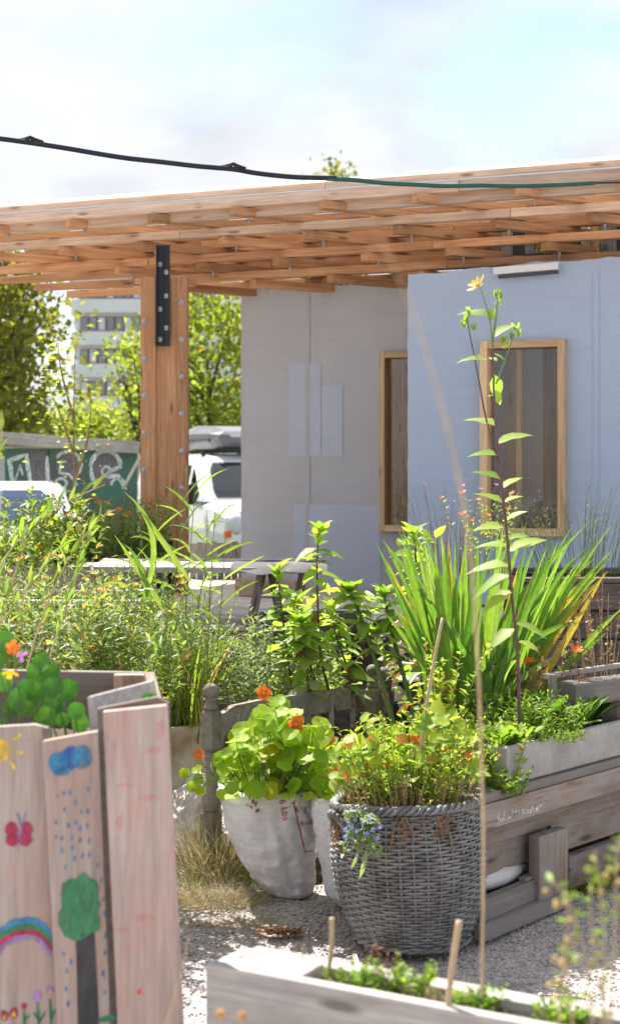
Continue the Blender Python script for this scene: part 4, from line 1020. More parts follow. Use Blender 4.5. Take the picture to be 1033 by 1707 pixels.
# ------------------------------------------------------------------ sacks
def sack(name, label, c, prof, shift, mat, cat='sack', seed=0, n=84, amp=.017, top=True):
    """profile of (radius x, radius y, z, centre dx); wrinkled woven plastic"""
    rows = []; K = 84
    for i in range(K + 1):
        f = i / K * (len(prof) - 1); j = min(int(f), len(prof) - 2); t_ = f - j; t_ = t_ * t_ * (3 - 2 * t_) * .5 + t_ * .5
        a_ = [prof[j][q] * (1 - t_) + prof[j + 1][q] * t_ for q in range(4)]; rows.append(a_)
    vs = []
    for rx, ry, z, dx in rows:
        for k in range(n):
            an = 2 * math.pi * k / n; cs, sn = math.cos(an), math.sin(an)
            w_ = amp * (noise.noise(Vector((cs * 1.7, sn * 1.7, z * 16 + seed))) + .7 * noise.noise(Vector((cs * 4 + seed, sn * 4, z * 30 + 2 * an))) + .35 * noise.noise(Vector((cs * 9, sn * 9 + seed, z * 55))) + .8 * (1 if z < .33 else .2) * noise.noise(Vector((cs * 5 + seed, sn * 5, z * 4))) + .9 * (abs(noise.noise(Vector((cs * 2.2 + seed, sn * 2.2, z * 26 - cs * 3)))) - .25) - 1.1 * max(0, .12 - abs(noise.noise(Vector((cs * 1.5, sn * 1.5 + seed, z * 13 + cs * 2))))) * 3)
            vs.append((c[0] + dx + (rx + w_) * cs, c[1] + (ry + w_) * sn, z + .35 * w_ + (0.012 * noise.noise(Vector((cs * 2, sn * 2, seed))) if z > .2 else 0)))
    m = MB(); m.add(vs, [(i * n + k, i * n + (k + 1) % n, (i + 1) * n + (k + 1) % n, (i + 1) * n + k) for i in range(K) for k in range(n)] + [tuple(range(n - 1, -1, -1))] + [tuple(K * n + k for k in range(n))])
    t = thing(name, label, cat, (c[0], c[1], 0)); return t, m.build('sack_body', mat, t, True), (vs, m.f)
SY = 5.75; cx = V(449, 0, SY).x
prof = [(.075, .08, .004, .08), (.092, .10, .02, .072), (.118, .125, .07, .05), (.143, .15, .14, .028), (.162, .165, .23, .010), (.174, .17, .31, -.002), (.176, .175, .345, -.002), (.188, .185, .36, -.002), (.19, .187, .385, -.002), (.178, .175, .402, 0), (.165, .165, .39, 0), (.16, .16, .36, 0)]
sk, skb, sg = sack('planted_sack', 'white woven sack printed 6 Lbs in red with nasturtiums growing out of it', (cx, SY), prof, 0, SACK, seed=3, amp=.014)
bv = BVHTree.FromPolygons([Vector(v) for v in sg[0]], [f for f in sg[1] if len(f) == 4])
def on_sack(x, y, lift=.0025):
    d = Vector(((x - CX) / F, 1, -(y - HY) / F)).normalized(); h = bv.ray_cast(Vector((0, 0, EYE)), d)
    return (h[0] - d * lift) if h[0] is not None else onpl(x, y, Vector((0, SY - .15, 0)), Vector((0, -1, 0)))
text_on('print', '6 Lbs', 465, 1334, 12, 78, P_SACKRED, sk, on_sack, 1.0)
text_on('print', 'Brain', 501, 1377, 8, -10, P_SACKRED, sk, on_sack, 1.0)
def sline(pts, wpx):
    m = MB(); q = []
    for (x0, y0), (x1, y1) in zip(pts, pts[1:]):
        for k in range(9): q.append((x0 + (x1 - x0) * k / 9, y0 + (y1 - y0) * k / 9, x1 - x0, y1 - y0))
    q.append((*pts[-1], pts[-1][0] - pts[-2][0], pts[-1][1] - pts[-2][1])); vs = []
    for x, y, dx, dy in q:
        l = math.hypot(dx, dy); nx, ny = -dy / l * wpx / 2, dx / l * wpx / 2; vs += [on_sack(x + nx, y + ny), on_sack(x - nx, y - ny)]
    m.add(vs, [(2 * i, 2 * i + 1, 2 * i + 3, 2 * i + 2) for i in range(len(q) - 1)]); m.build('print', P_SACKRED, sk)
sline([(489, 1337), (499, 1380), (508, 1420)], 2.2); sline([(508, 1420), (517, 1419), (522, 1418)], 2.4)
m = MB(); m.lathe([(.16, .365), (.08, .385), (.001, .38)], 20, (cx, SY, 0)); s = m.build('soil', SOIL, sk, True); s['kind'] = 'stuff'
cx2 = V(563, 0, 5.6).x
sk2, _, _ = sack('planted_sack', 'plain white sack squeezed between the printed sack and the wicker basket', (cx2, 5.58), [(.05, .06, .01, .05), (.075, .08, .05, .03), (.085, .10, .2, .01), (.09, .11, .32, 0), (.095, .115, .385, 0), (.085, .10, .40, 0), (.07, .08, .37, 0)], 0, SACK, seed=9, amp=.007)
cx3 = V(308, 0, 6.35).x
sk3, _, _ = sack('tarp_bundle', 'slumped white tarp bundle leaning beside the headboard post', (cx3, 6.38), [(.13, .13, .005, -.02), (.15, .14, .04, -.01), (.13, .12, .12, .01), (.10, .1, .2, .035), (.06, .07, .27, .055), (.03, .04, .32, .065)], 0, CLOTH, 'bundle', seed=21, amp=.018)

# ------------------------------------------------------------------ wicker basket
BC = Vector((V(677, 0, 5.2).x, 5.2, 0)); HB = .475
def br_(z):
    pr = [(0, .176), (.03, .194), (.10, .222), (.20, .247), (.30, .257), (.36, .249), (.42, .233), (.475, .238)]
    for (a_, ra), (b_, rb_) in zip(pr, pr[1:]):
        if z <= b_: f = (z - a_) / (b_ - a_); return ra + (rb_ - ra) * f
    return pr[-1][1]
def bpt(a, z, dr=0):
    r = br_(z) + dr + .004 * noise.noise(Vector((math.cos(a) * 1.5, math.sin(a) * 1.5, z * 4)))
    sag = z / HB
    zz = z + sag * (.018 * math.cos(a - .3) - .010 * math.cos(2 * a + .5) + .006 * noise.noise(Vector((math.cos(a) * 2, math.sin(a) * 2, 5))))
    return BC + Vector(((r) * math.cos(a) + .022 * (1 - z / HB), r * math.sin(a), zz))
bk_ = thing('wicker_basket', 'big round grey woven wicker basket planted with trailing flowers', 'basket', BC)
NS = 36; mw = MB(); rows = 42
for i in range(rows):
    z = .012 + (HB - .035) * i / (rows - 1); nseg = NS * 4; vs = []
    for k in range(nseg):
        a = 2 * math.pi * k / nseg
        dr = .0050 * math.cos(NS / 2 * a + math.pi * i) + .0015 * noise.noise(Vector((k * .7, i, 0)))
        zz = z + .0012 * noise.noise(Vector((k * .09, i * 3.3, 2)))
        p0 = bpt(a, zz, dr); rad = Vector((math.cos(a), math.sin(a), 0)); h = .0055; w_ = .0036
        vs += [p0 + rad * w_, p0 + Z * h, p0 - rad * w_, p0 - Z * h]
    mw.add(vs, [(4 * k + j, 4 * ((k + 1) % nseg) + j, 4 * ((k + 1) % nseg) + (j + 1) % 4, 4 * k + (j + 1) % 4) for k in range(nseg) for j in range(4)])
s = mw.build('weave', WICK, bk_, True); s['kind'] = 'stuff'
ms_ = MB()
for k in range(NS): ms_.tube([bpt(2 * math.pi * (k + .0) / NS, HB * j / 10) for j in range(11)], .0042, 5)
s = ms_.build('stakes', WICK, bk_, True); s['kind'] = 'stuff'
m = MB(); m.add([bpt(2 * math.pi * k / 36, z, -.014) for z in (0.0, .1, .2, .3, .4, .46) for k in range(36)], [(i * 36 + k, i * 36 + (k + 1) % 36, (i + 1) * 36 + (k + 1) % 36, (i + 1) * 36 + k) for i in range(5) for k in range(36)] + [tuple(range(36))]); m.build('lining', WICKD, bk_)
for s_ in range(3):
    m = MB(); pts = []
    for k in range(181):
        a = 2 * math.pi * k / 180; ph = a * 20 + s_ * 2.094
        q = bpt(a, HB, .004 + .011 * math.cos(ph)); pts.append(q + Z * .010 * math.sin(ph))
    m.tube(pts, .0072, 6); m.build('rim_braid', WICK, bk_, True)
for s_ in range(2):
    m = MB(); pts = []
    for k in range(61):
        a = 2 * math.pi * k / 180 * 3; ph = a * 14 + s_ * math.pi
        q = bpt(a, .015, .006 + .006 * math.cos(ph)); pts.append(q + Z * .006 * math.sin(ph))
    m.tube(pts, .006, 6); m.build('foot_braid', WICK, bk_, True)
m = MB(); aL = R(205)
for s_ in range(2):
    pts = []
    for k in range(41):
        t_ = k / 40 * math.pi; ph = t_ * 9 + s_ * math.pi
        q = bpt(aL + .13 * math.cos(t_), .40 + .065 * math.sin(t_), .03 * math.sin(t_) + .012) + Z * .005 * math.sin(ph) + Vector((math.cos(aL), math.sin(aL), 0)) * .005 * math.cos(ph); pts.append(q)
    m.tube(pts, .008, 6)
m.build('handle', WICK, bk_, True)
m = MB(); m.add([bpt(2 * math.pi * k / 24, .425 + .012 * math.sin(k * 2.3), -.016) for k in range(24)] + [BC + Z * .44], [(k, (k + 1) % 24, 24) for k in range(24)]); s = m.build('soil', SOIL, bk_, True); s['kind'] = 'stuff'

# ------------------------------------------------------------------ right timber bed
E = Vector((.655, .756, 0)); EN = Vector((-.756, .655, 0))       # along, and back
K0 = V(795, 0, 5.2); K0.z = 0
def rb_pt(s, b, z): return K0 + E * s + EN * b + Z * z
rt = thing('timber_bed', 'bulky weathered timber raised bed at the right with white chalk writing on its rim', 'raised bed', rb_pt(.8, .3, 0))
board('cap_board', rb_pt(-.03, .055, .462), rb_pt(2.4, .055, .462), .13, .032, W_GREY, rt)
rimb = board('rim_board', rb_pt(-.01, -.0, .402), rb_pt(2.4, -.0, .402), .035, .085, W_BROWN, rt)
board('side_board', rb_pt(.0, .055, .318), rb_pt(2.4, .055, .318), .035, .07, W_BROWN, rt)
board('side_board', rb_pt(.0, .075, .226), rb_pt(.52, .075, .232), .035, .108, W_BROWN, rt)
board('side_board', rb_pt(.54, .07, .235), rb_pt(2.4, .075, .225), .035, .13, W_BROWN, rt)
board('side_board', rb_pt(.0, .00, .092), rb_pt(.5, .02, .095), .04, .07, W_GREY, rt)
board('side_board', rb_pt(-.02, -.02, .028), rb_pt(.52, -.01, .03), .045, .056, W_GREY, rt)
board('side_board', rb_pt(.6, .03, .1), rb_pt(2.4, .03, .1), .035, .12, W_BROWN, rt)
board('corner_post', rb_pt(.44, .0, 0), rb_pt(.44, .0, .282), .19, .045, W_BROWN, rt, up=-EN)
board('end_board', rb_pt(.0, .05, .22), rb_pt(.0, .5, .22), .035, .38, W_DARK, rt)  # dark wood colour stands in for the shaded void beside the basket
board('back_board', rb_pt(.0, .5, .22), rb_pt(2.4, .5, .22), .035, .42, W_DARK, rt)
for z_ in (.16,): board('inner_board', rb_pt(.0, .125, z_ + .03), rb_pt(2.4, .125, z_ + .03), .02, .30, W_DARK, rt)
m = MB(); g = [rb_pt(.02 + 2.3 * i / 20, .075 + .41 * j / 8, .43 + .03 * noise.noise(Vector((i * .6, j * .8, 4)))) for j in range(9) for i in range(21)]
m.add(g, [(j * 21 + i, j * 21 + i + 1, (j + 1) * 21 + i + 1, (j + 1) * 21 + i) for j in range(8) for i in range(20)]); s = m.build('soil', SOIL, rt, True); s['kind'] = 'stuff'
cp0 = rb_pt(0, -.0185, 0); on_rim = lambda x, y: onpl(x, y, cp0, EN) - EN * .0015
text_on('chalk_writing', 'June', 829, 1371, 10, -17, P_CHALK, rt, on_rim, .95)
text_on('chalk_writing', 'Kante', 868, 1358, 10, -13, P_CHALK, rt, on_rim, .95)
for _ in range(26):
    x = random.uniform(824, 915); y = 1366 - (x - 824) * .24 + random.uniform(-5, 5); dx = random.uniform(-3, 3)
    ribbon('chalk_stroke', [(x, y), (x + dx + 1.5, y - 3), (x + dx, y - random.uniform(5, 8))], 1.1, P_CHALK, rimb, cp0, -EN, .0018) if _ < 26 else None
# lower sack in the gap
q = rb_pt(.25, .105, .15)
m = MB(); m.lathe([(.001, -.16), (.02, -.15), (.036, -.09), (.042, 0), (.034, .08), (.018, .15), (.001, .17)], 20, fn=lambda v, a: v * (1 + .1 * noise.noise(v * 22)))
Mx = frame_M(q - EN * .02, EN, E); m.v = [tuple(Mx @ Vector(v)) for v in m.v]
ls = tag(m.build('stuffed_sack', SACK, None, True), 'small white sack with red print stuffed in the gap of the timber bed', 'sack')
WM[ls.name] = ls.matrix_basis.copy()
text_on('print', 'CO3r', 829, 1453, 8, -14, P_SACKRED, ls, lambda x, y: onpl(x, y, rb_pt(0, .058, 0), EN), 1.2)
board('shim_block', rb_pt(.30, .02, .131), rb_pt(.50, .03, .135), .03, .02, W_GREY, rt)

# concrete trough on top
ct_ = thing('concrete_trough', 'long grey concrete planter trough standing on the timber bed', 'planter', rb_pt(.7, .12, .478))
TZ = .48; s0 = .17; s1 = 1.5; b0, b1 = -.0, .17; HT = .135; th = .018
m = MB()
outer = [(s0, b0), (s1, b0), (s1, b1), (s0, b1)]; inner = [(s0 + th, b0 + th), (s1 - th, b0 + th), (s1 - th, b1 - th), (s0 + th, b1 - th)]
vs = [rb_pt(s + (.006 if s < 1 else -.006), b + (.006 if b < .1 else -.006), TZ) for s, b in outer] + [rb_pt(s, b, TZ + HT) for s, b in outer] + [rb_pt(s, b, TZ + HT) for s, b in inner] + [rb_pt(s, b, TZ + .03) for s, b in inner]
fs = [(3, 2, 1, 0)] + [(i, (i + 1) % 4, 4 + (i + 1) % 4, 4 + i) for i in range(4)] + [(4 + i, 4 + (i + 1) % 4, 8 + (i + 1) % 4, 8 + i) for i in range(4)] + [(8 + i, 8 + (i + 1) % 4, 12 + (i + 1) % 4, 12 + i) for i in range(4)] + [(12, 13, 14, 15)]
m.add(vs, fs); o = m.build('trough_body', CONC, ct_)
bm = bmesh.new(); bm.from_mesh(o.data); bmesh.ops.bevel(bm, geom=bm.edges[:], offset=.004, segments=2, affect='EDGES'); bm.to_mesh(o.data); bm.free()
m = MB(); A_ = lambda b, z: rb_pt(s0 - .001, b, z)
m.add([A_(.045, TZ + .06), A_(.125, TZ + .06), A_(.125, TZ + .108), A_(.045, TZ + .108)], [(0, 1, 2, 3)]); m.build('recess_shade', plain('painted recess shadow', (.16, .15, .15), .9), ct_)  # flat dark quad; the recess shadow is put into its colour
m = MB(); m.add([rb_pt(s, b, TZ + HT - .02 + .012 * noise.noise(Vector((s * 20, b * 20, 1)))) for b in np.linspace(b0 + th, b1 - th, 4) for s in np.linspace(s0 + th, s1 - th, 24)], [(j * 24 + i, j * 24 + i + 1, (j + 1) * 24 + i + 1, (j + 1) * 24 + i) for j in range(3) for i in range(23)]); s = m.build('soil', SOIL, ct_, True); s['kind'] = 'stuff'
# end block and stake behind the trough
eb = thing('sleeper_block', 'sawn grey sleeper end lying behind the concrete trough', 'timber block', V(965, 1180, 5.9))
a = V(943, 1157, 5.85); board('beam', a, a + Vector((.55, .42, 0)), .10, .085, W_GREY, eb); board('stake', V(920, 1215, 5.8), V(920, 1124, 5.8), .028, .02, W_GREY, eb, up=(0, -1, 0))
board('rail', V(905, 1128, 5.88), V(1060, 1105, 6.3), .02, .02, W_SILVER, eb)
board('support', a + Vector((.2, .15, -.045)), a + Vector((.2, .15, -a.z + .42)), .1, .1, W_DARK, eb, up=(0, -1, 0))
# ------------------------------------------------------------------ painted raised bed in the left foreground
pbd = thing('painted_raised_bed', 'tall raised bed of pinkish boards painted with a sun, cloud, butterfly, tree and rainbow', 'raised bed', (-.55, 3.6, 0))
fn_ = Vector((.05, -1, .04)).normalized()
def fb(name, pts, Y, th, mat=None):
    P0 = Vector((-.4, Y, 1.0)); return P0, prism(name, [onpl(x, y, P0, fn_) for x, y in pts], -fn_, th, mat or W_PINK_V, pbd)
# vertical grain version of the painted wood
def woodv(src_name, axis_scale, c0, c1, c2, wamt):
    m, t = newmat(src_name); v = objvec(t, axis_scale)
    g = noisen(t, v, 2.0, 6, .6, .6); v2 = objvec(t, tuple(x * 6 for x in axis_scale)); fine = noisen(t, v2, 1, 3)
    col = rampn(t, g, [(.3, c0), (.5, c1), (.7, c2)])
    col = mixn(t, .35, col, rampn(t, fine, [(.3, (.5, .5, .5)), (.65, (1.12, 1.12, 1.12))]), 'MULTIPLY')
    v3 = objvec(t, (9, 9, 5)); wash = noisen(t, v3, 1.2, 5, .6)
    col = mixn(t, mathn(t, 'MULTIPLY', rampn(t, wash, [(.42, (0, 0, 0)), (.7, (1, 1, 1))]), wamt), col, (.52, .25, .20))
    sp = objvec(t, (1, 1, 1)); s1_ = noisen(t, sp, 90, 2)
    col = mixn(t, rampn(t, s1_, [(.72, (0, 0, 0)), (.78, (1, 1, 1))]), col, (.3, .12, .11))
    return finish(m, t, col, .65, mathn(t, 'ADD', g, mathn(t, 'MULTIPLY', fine, .4)), .3, .003, .3)
W_PINK_V = woodv('pink painted boards', (20, 20, 1.0), (.31, .245, .21), (.39, .33, .29), (.45, .40, .365), .3)
W_PINK3 = woodv('salmon washed board', (20, 20, 1.0), (.37, .275, .235), (.44, .36, .32), (.49, .42, .385), .5)
EDGE = W_BROWN
PB, o1 = fb('painted_board', [(-75, 1216), (58, 1208), (69, 1211), (97, 1760), (-50, 1760)], 3.24, .022)
P2, o2 = fb('painted_board', [(71, 1236), (164, 1219), (170, 1223), (198, 1760), (98, 1760)], 3.215, .024)
P3, o3 = fb('painted_board', [(172, 1187), (277, 1176), (279, 1180), (309, 1760), (199, 1760)], 3.16, .030, W_PINK3)
P3b, o3b = fb('backing_board', [(162, 1182), (262, 1162), (282, 1172), (300, 1760), (186, 1760)], 3.215, .026, EDGE)
P0b, o0 = fb('backing_board', [(52, 1208), (80, 1214), (108, 1760), (80, 1760)], 3.30, .03, W_BROWN)
# side and rear boards of the box
fl = Vector((-.99, 3.30, 0)); z1_ = 1.02
FR = onpl(292, 1190, Vector((0, 3.32, 1)), fn_); 
RX = V(243, 0, 4.2).x; LX = V(-90, 0, 4.2).x
zt_ = V(0, 1118, 4.2).z
for k in range(6):
    h_ = .165; zc = zt_ - h_ / 2 - k * (h_ + .004)
    board('rear_board', (LX, 4.2, zc + .006), (RX, 4.2, zc - .004), .03, h_, W_BROWN, pbd)
    board('side_board', (V(272, 0, 3.38).x, 3.38, zc - .015), (RX + .012, 4.18, zc), .028, h_, W_BROWN, pbd)
for k in range(3): board('inner_batten', (V(205 + k * 14, 0, 4.13).x, 4.165, .6), (V(205 + k * 14, 0, 4.13).x, 4.165, zt_ - .005), .055, .025, W_PALE, pbd, up=(0, -1, 0))
# short pale corner board lying obliquely across the corner
prism('corner_board', [V(146, 1163, 3.3), V(252, 1136, 3.55), V(262, 1190, 3.55), V(168, 1240, 3.3), V(152, 1232, 3.3)], Vector((.12, .9, 0)), .03, W_SILVER, pbd)
for k in range(4): board('front_rail', (-.9, 3.33, z1_ - .12 - k * .26), (V(280, 0, 3.33).x, 3.33, z1_ - .12 - k * .26), .03, .09, W_DARK, pbd)
m = MB(); g = [(LX + .03 + (RX - LX - .08) * i / 16, 3.36 + .82 * j / 10, .88 + .025 * noise.noise(Vector((i * .8, j * .8, 9)))) for j in range(11) for i in range(17)]
m.add(g, [(j * 17 + i, j * 17 + i + 1, (j + 1) * 17 + i + 1, (j + 1) * 17 + i) for j in range(10) for i in range(16)]); s = m.build('soil', SOIL, pbd, True); s['kind'] = 'stuff'
LF = .0016
def A1(pts): return pts
def wob(cx, cy, rx, ry, n=22, am=.12, ph=0): return [(cx + rx * (1 + am * math.sin(3 * a + ph) + am * .5 * math.sin(7 * a)) * math.cos(a), cy + ry * (1 + am * math.cos(4 * a + ph)) * math.sin(a)) for a in np.linspace(0, 2 * math.pi, n, endpoint=False)]
# board 1: sun, butterfly, rainbow, flowers
blob('painted_sun', wob(5, 1250, 15, 18, 20, .05), P_YEL, pbd, PB, fn_, LF)
for pts in ([(22, 1235), (36, 1222)], [(27, 1253), (41, 1255)], [(17, 1268), (26, 1282)]): ribbon('painted_sun_ray', pts, 5, P_YEL, pbd, PB, fn_, LF)
def Zb(x, y): return (x * .3291, 1360 + y * .3291)
for sx in (-1, 1):
    blob('painted_butterfly_wing', wob(32 + sx * 12.5, 1382, 11, 12, 20, .06), P_RED, pbd, PB, fn_, LF); blob('painted_butterfly_wing', wob(32 + sx * 11, 1399, 11.5, 11.5, 20, .06, 1), P_RED, pbd, PB, fn_, LF * 1.6)
ribbon('painted_butterfly_body', [(38, 1376), (34, 1392), (31, 1415)], 6, P_PURP, pbd, PB, fn_, LF * 2.4)
ribbon('painted_antenna', [(36, 1377), (31, 1358), (29, 1355)], 3, P_BLUE, pbd, PB, fn_, LF); ribbon('painted_antenna', [(37, 1377), (42, 1362), (44, 1354)], 2, P_CYAN, pbd, PB, fn_, LF)
for r_, mt, wd in ((0, P_CYAN, 11), (10.5, P_GREEN, 10), (19.5, P_RED, 9), (28, P_PURP, 9)):
    pts = [(x, y) for x, y in [(-30, 1600 + r_), (-12, 1572 + r_), (5, 1549 + r_), (25, 1537 + r_), (45, 1533 + r_), (62, 1536 + r_), (75, 1546 + r_ * 1.05), (86, 1561 + r_ * 1.15)]]
    ribbon('painted_rainbow_band', pts, wd, mt, pbd, PB, fn_, LF * (1 + r_ * .02))
for (x, y, mt, r_) in ((8, 1693, P_RED, 9), (24, 1688, P_RED, 9), (41, 1677, P_RED, 6), (63, 1660, P_PURP, 9), (84, 1650, P_PURP, 8)):
    blob('painted_flower', wob(x, y, r_ * .8, r_, 18, .12, x), mt, pbd, PB, fn_, LF)
    if r_ > 7 and x != 63: blob('painted_flower_centre', wob(x, y + 2, r_ * .4, r_ * .5, 10, .1), P_YEL, pbd, PB, fn_, LF * 1.8)
for pts in ([(63, 1670), (66, 1715), (68, 1750)], [(84, 1664), (86, 1710), (88, 1750)], [(41, 1684), (42, 1715)], [(66, 1700), (57, 1688)], [(68, 1702), (76, 1686)], [(86, 1700), (92, 1682)], [(42, 1700), (50, 1692)]): ribbon('painted_stalk', pts, 5, P_GREEN, pbd, PB, fn_, LF * .8)
# board 2: cloud, rain, tree
for c_ in ((98, 1272, 16, 19), (118, 1264, 16, 20), (137, 1262, 17, 20), (104, 1285, 14, 9)): blob('painted_cloud', wob(*c_, 20, .06, c_[0]), P_BLUE if c_[0] == 118 else P_CYAN, pbd, P2, fn_, LF * (1 + .3 * (c_[0] % 3)))
drops = [(96, 1327), (107, 1322), (117, 1321), (108, 1349), (94, 1371), (126, 1338), (136, 1354), (115, 1376), (127, 1371), (147, 1352), (146, 1376), (134, 1381), (104, 1397), (120, 1396), (94, 1395), (149, 1402), (121, 1412), (104, 1418), (138, 1426), (149, 1425), (125, 1431), (109, 1445), (163, 1442), (169, 1467), (172, 1499), (174, 1523), (106, 1590), (119, 1603), (112, 1618), (111, 1648), (114, 1673), (176, 1560), (175, 1588), (172, 1622), (175, 1654), (147, 1316), (134, 1400)]
for x, y in drops: blob('painted_raindrop', wob(x, y, 2.1, random.uniform(3.6, 6), 9, .1), random.choice((P_BLUE, P_CYAN, P_CYAN)), pbd, P2, fn_, LF)
blob('painted_tree_trunk', [(127, 1562), (140, 1556), (158, 1552), (160, 1600), (163, 1650), (168, 1760), (131, 1760), (129, 1640)], P_BLACK, pbd, P2, fn_, LF)
tc_ = [(125, 1568), (108, 1560), (98, 1540), (97, 1522), (104, 1512), (102, 1490), (104, 1474), (116, 1465), (127, 1466), (136, 1456), (141, 1454), (150, 1465), (160, 1467), (165, 1480), (163, 1497), (168, 1507), (163, 1520), (168, 1534), (166, 1550), (150, 1556), (138, 1566)]
blob('painted_tree_crown', tc_, P_GREEN, pbd, P2, fn_, LF * 1.7)
ribbon('painted_grass', [(165, 1700), (180, 1698), (196, 1696)], 10, P_GREEN, pbd, P2, fn_, LF)
# board 3: smears
for (x, y, rx, ry) in ((268, 1216, 7, 15), (258, 1250, 10, 5), (191, 1242, 3, 7), (250, 1252, 5, 4), (209, 1310, 18, 3), (250, 1330, 16, 4), (200, 1370, 6, 12), (240, 1530, 14, 6), (205, 1550, 12, 4)): blob('paint_smear', wob(x, y, rx, ry, 16, .25, x), P_PINKW, pbd, P3, fn_, LF)
blob('painted_dot', wob(232, 1653, 3.6, 5, 10, .05), P_DOT, pbd, P3, fn_, LF)

# nasturtium in the painted bed
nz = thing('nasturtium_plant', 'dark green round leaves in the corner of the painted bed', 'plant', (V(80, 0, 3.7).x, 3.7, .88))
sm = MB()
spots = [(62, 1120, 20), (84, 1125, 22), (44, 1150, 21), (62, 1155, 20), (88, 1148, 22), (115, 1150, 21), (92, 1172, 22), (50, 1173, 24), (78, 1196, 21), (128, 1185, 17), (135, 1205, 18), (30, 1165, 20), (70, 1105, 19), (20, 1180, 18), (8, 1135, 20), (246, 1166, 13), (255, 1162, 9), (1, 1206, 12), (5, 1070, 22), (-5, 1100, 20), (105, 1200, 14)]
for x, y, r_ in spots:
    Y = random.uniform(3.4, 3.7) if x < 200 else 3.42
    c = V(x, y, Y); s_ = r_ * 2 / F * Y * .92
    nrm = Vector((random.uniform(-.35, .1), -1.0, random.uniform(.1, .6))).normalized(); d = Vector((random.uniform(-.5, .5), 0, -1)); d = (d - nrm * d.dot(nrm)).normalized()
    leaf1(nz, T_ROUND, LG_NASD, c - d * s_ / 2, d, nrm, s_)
    b = Vector((c.x + random.uniform(-.04, .04), c.y + .05, .885)); sm.tube(bez([b, (b + c) / 2 + Vector((0, .02, .04)), c - d * 0 + Vector((0, .004, 0))], 5), .0022, 4)
s = sm.build('stems', M_STEM, nz); s['kind'] = 'stuff'
flower(nz, V(22, 1080, 3.45), (.2, -1, .2), .019, M_ORFL, 5); flower(nz, V(36, 1092, 3.5), (.5, -1, -.2), .017, M_PUFL, 3); flower(nz, V(18, 1120, 3.4), (0, -.6, -.8), .02, M_YEFL, 4)
MB_ = MB(); MB_.tube(bez([Vector((V(30, 0, 3.5).x, 3.52, .88)), V(34, 1140, 3.5), V(22, 1082, 3.46)], 6), .002, 4); s = MB_.build('flower_stalk', M_STEM, nz)

# ------------------------------------------------------------------ leafy plants: helper with explicit stem lines
def plant(name, label, stems, cat='plant', group=None):
    """stems: list of (pixel polyline, Y0, Y1, radius, material)"""
    first = stems[0]; b = V(*first[0][0], first[1]); t = thing(name, label, cat, (b.x, b.y, b.z), group); out = []
    for pts, Y0, Y1, r_, mt in stems:
        P = []
        n = len(pts); ctrl = [V(x, y, Y0 + (Y1 - Y0) * i / (n - 1)) for i, (x, y) in enumerate(pts)]
        for i in range(n - 1):
            a_, b_ = ctrl[max(i - 1, 0)], ctrl[min(i + 2, n - 1)]
            for s_ in range(4):
                t_ = s_ / 4; P.append(.5 * ((2 * ctrl[i]) + (ctrl[i + 1] - a_) * t_ + (2 * a_ - 5 * ctrl[i] + 4 * ctrl[i + 1] - b_) * t_ * t_ + (3 * ctrl[i] - a_ - 3 * ctrl[i + 1] + b_) * t_ ** 3))
        P.append(ctrl[-1]); m = MB(); k = len(P); m.tube(P, [r_ * (1 - .55 * i / (k - 1)) for i in range(k)], 6); m.build('stem', mt, t, True); out.append(P)
    return t, out
def leaf_px(t, x0, y0, x1, y1, Y, tmpl, mat, wm=1.0, dY=0, upy=-.35, name='leaf'):
    a = V(x0, y0, Y); b = V(x1, y1, Y + dY); d = b - a
    up = Vector((random.uniform(-.3, .3), upy, 1))
    if abs(d.normalized().z) > .75: up = Vector((random.uniform(-.6, .6), -1, .3))
    return leaf1(t, tmpl, mat, a, d, up, d.length, name, wm)

# tall sunflower with the yellow head
YS = 5.6
ts, _ = plant('tall_sunflower', 'tall thin wild sunflower with one yellow bloom in front of the right window', [
    ([(866, 1240), (862, 1090), (853, 1000), (845, 900), (835, 800), (825, 700), (822, 640), (820, 575)], YS, YS, .0075, M_STEMP),
    ([(820, 575), (815, 530), (800, 480)], YS, YS, .0035, M_STEM), ([(821, 565), (826, 520), (828, 495)], YS, YS, .0028, M_STEM),
    ([(820, 575), (826, 540), (830, 505)], YS, YS, .0025, M_STEM), ([(826, 640), (845, 590), (857, 555)], YS, YS, .0028, M_STEM),
    ([(836, 790), (810, 700), (795, 620), (783, 560), (778, 530)], YS, YS + .05, .004, M_STEMP)], 'sunflower')
fl_ = flower(ts, V(797, 476, YS), (-.75, -.35, .65), .047, M_YEFL, 11, M_YEFL)
for x0, y0, x1, y1 in [(815, 528, 762, 511), (817, 535, 822, 508), (823, 562, 853, 531), (822, 590, 845, 597), (828, 602, 812, 592), (812, 600, 762, 592), (826, 650, 833, 676), (825, 660, 813, 656), (824, 625, 830, 668), (828, 712, 776, 686), (830, 740, 884, 711), (833, 760, 782, 748), (834, 800, 790, 776), (836, 815, 866, 787), (838, 840, 795, 812), (840, 838, 868, 820), (842, 870, 872, 845), (840, 880, 790, 872), (845, 900, 880, 885), (846, 912, 790, 900), (848, 920, 905, 886), (850, 945, 775, 940), (851, 960, 780, 985), (854, 985, 800, 1010), (858, 1040, 915, 1052), (858, 1048, 808, 1075), (861, 1070, 900, 1078), (862, 1100, 830, 1130)]:
    leaf_px(ts, x0, y0, x1, y1, YS, T_OVATE, LG_SUN, 1.05, random.uniform(-.05, .05))
for x, y in [(826, 490), (834, 493), (829, 505), (858, 545), (862, 556), (851, 560), (776, 530), (772, 540), (781, 520), (790, 545), (838, 566), (842, 575)]:
    for _ in range(4): leaf1(ts, T_OVATE2, LG_SUN, V(x, y + 6, YS), Vector((random.uniform(-.6, .6), random.uniform(-.6, .3), 1)), Vector((random.uniform(-1, 1), -1, .2)), random.uniform(.025, .04))

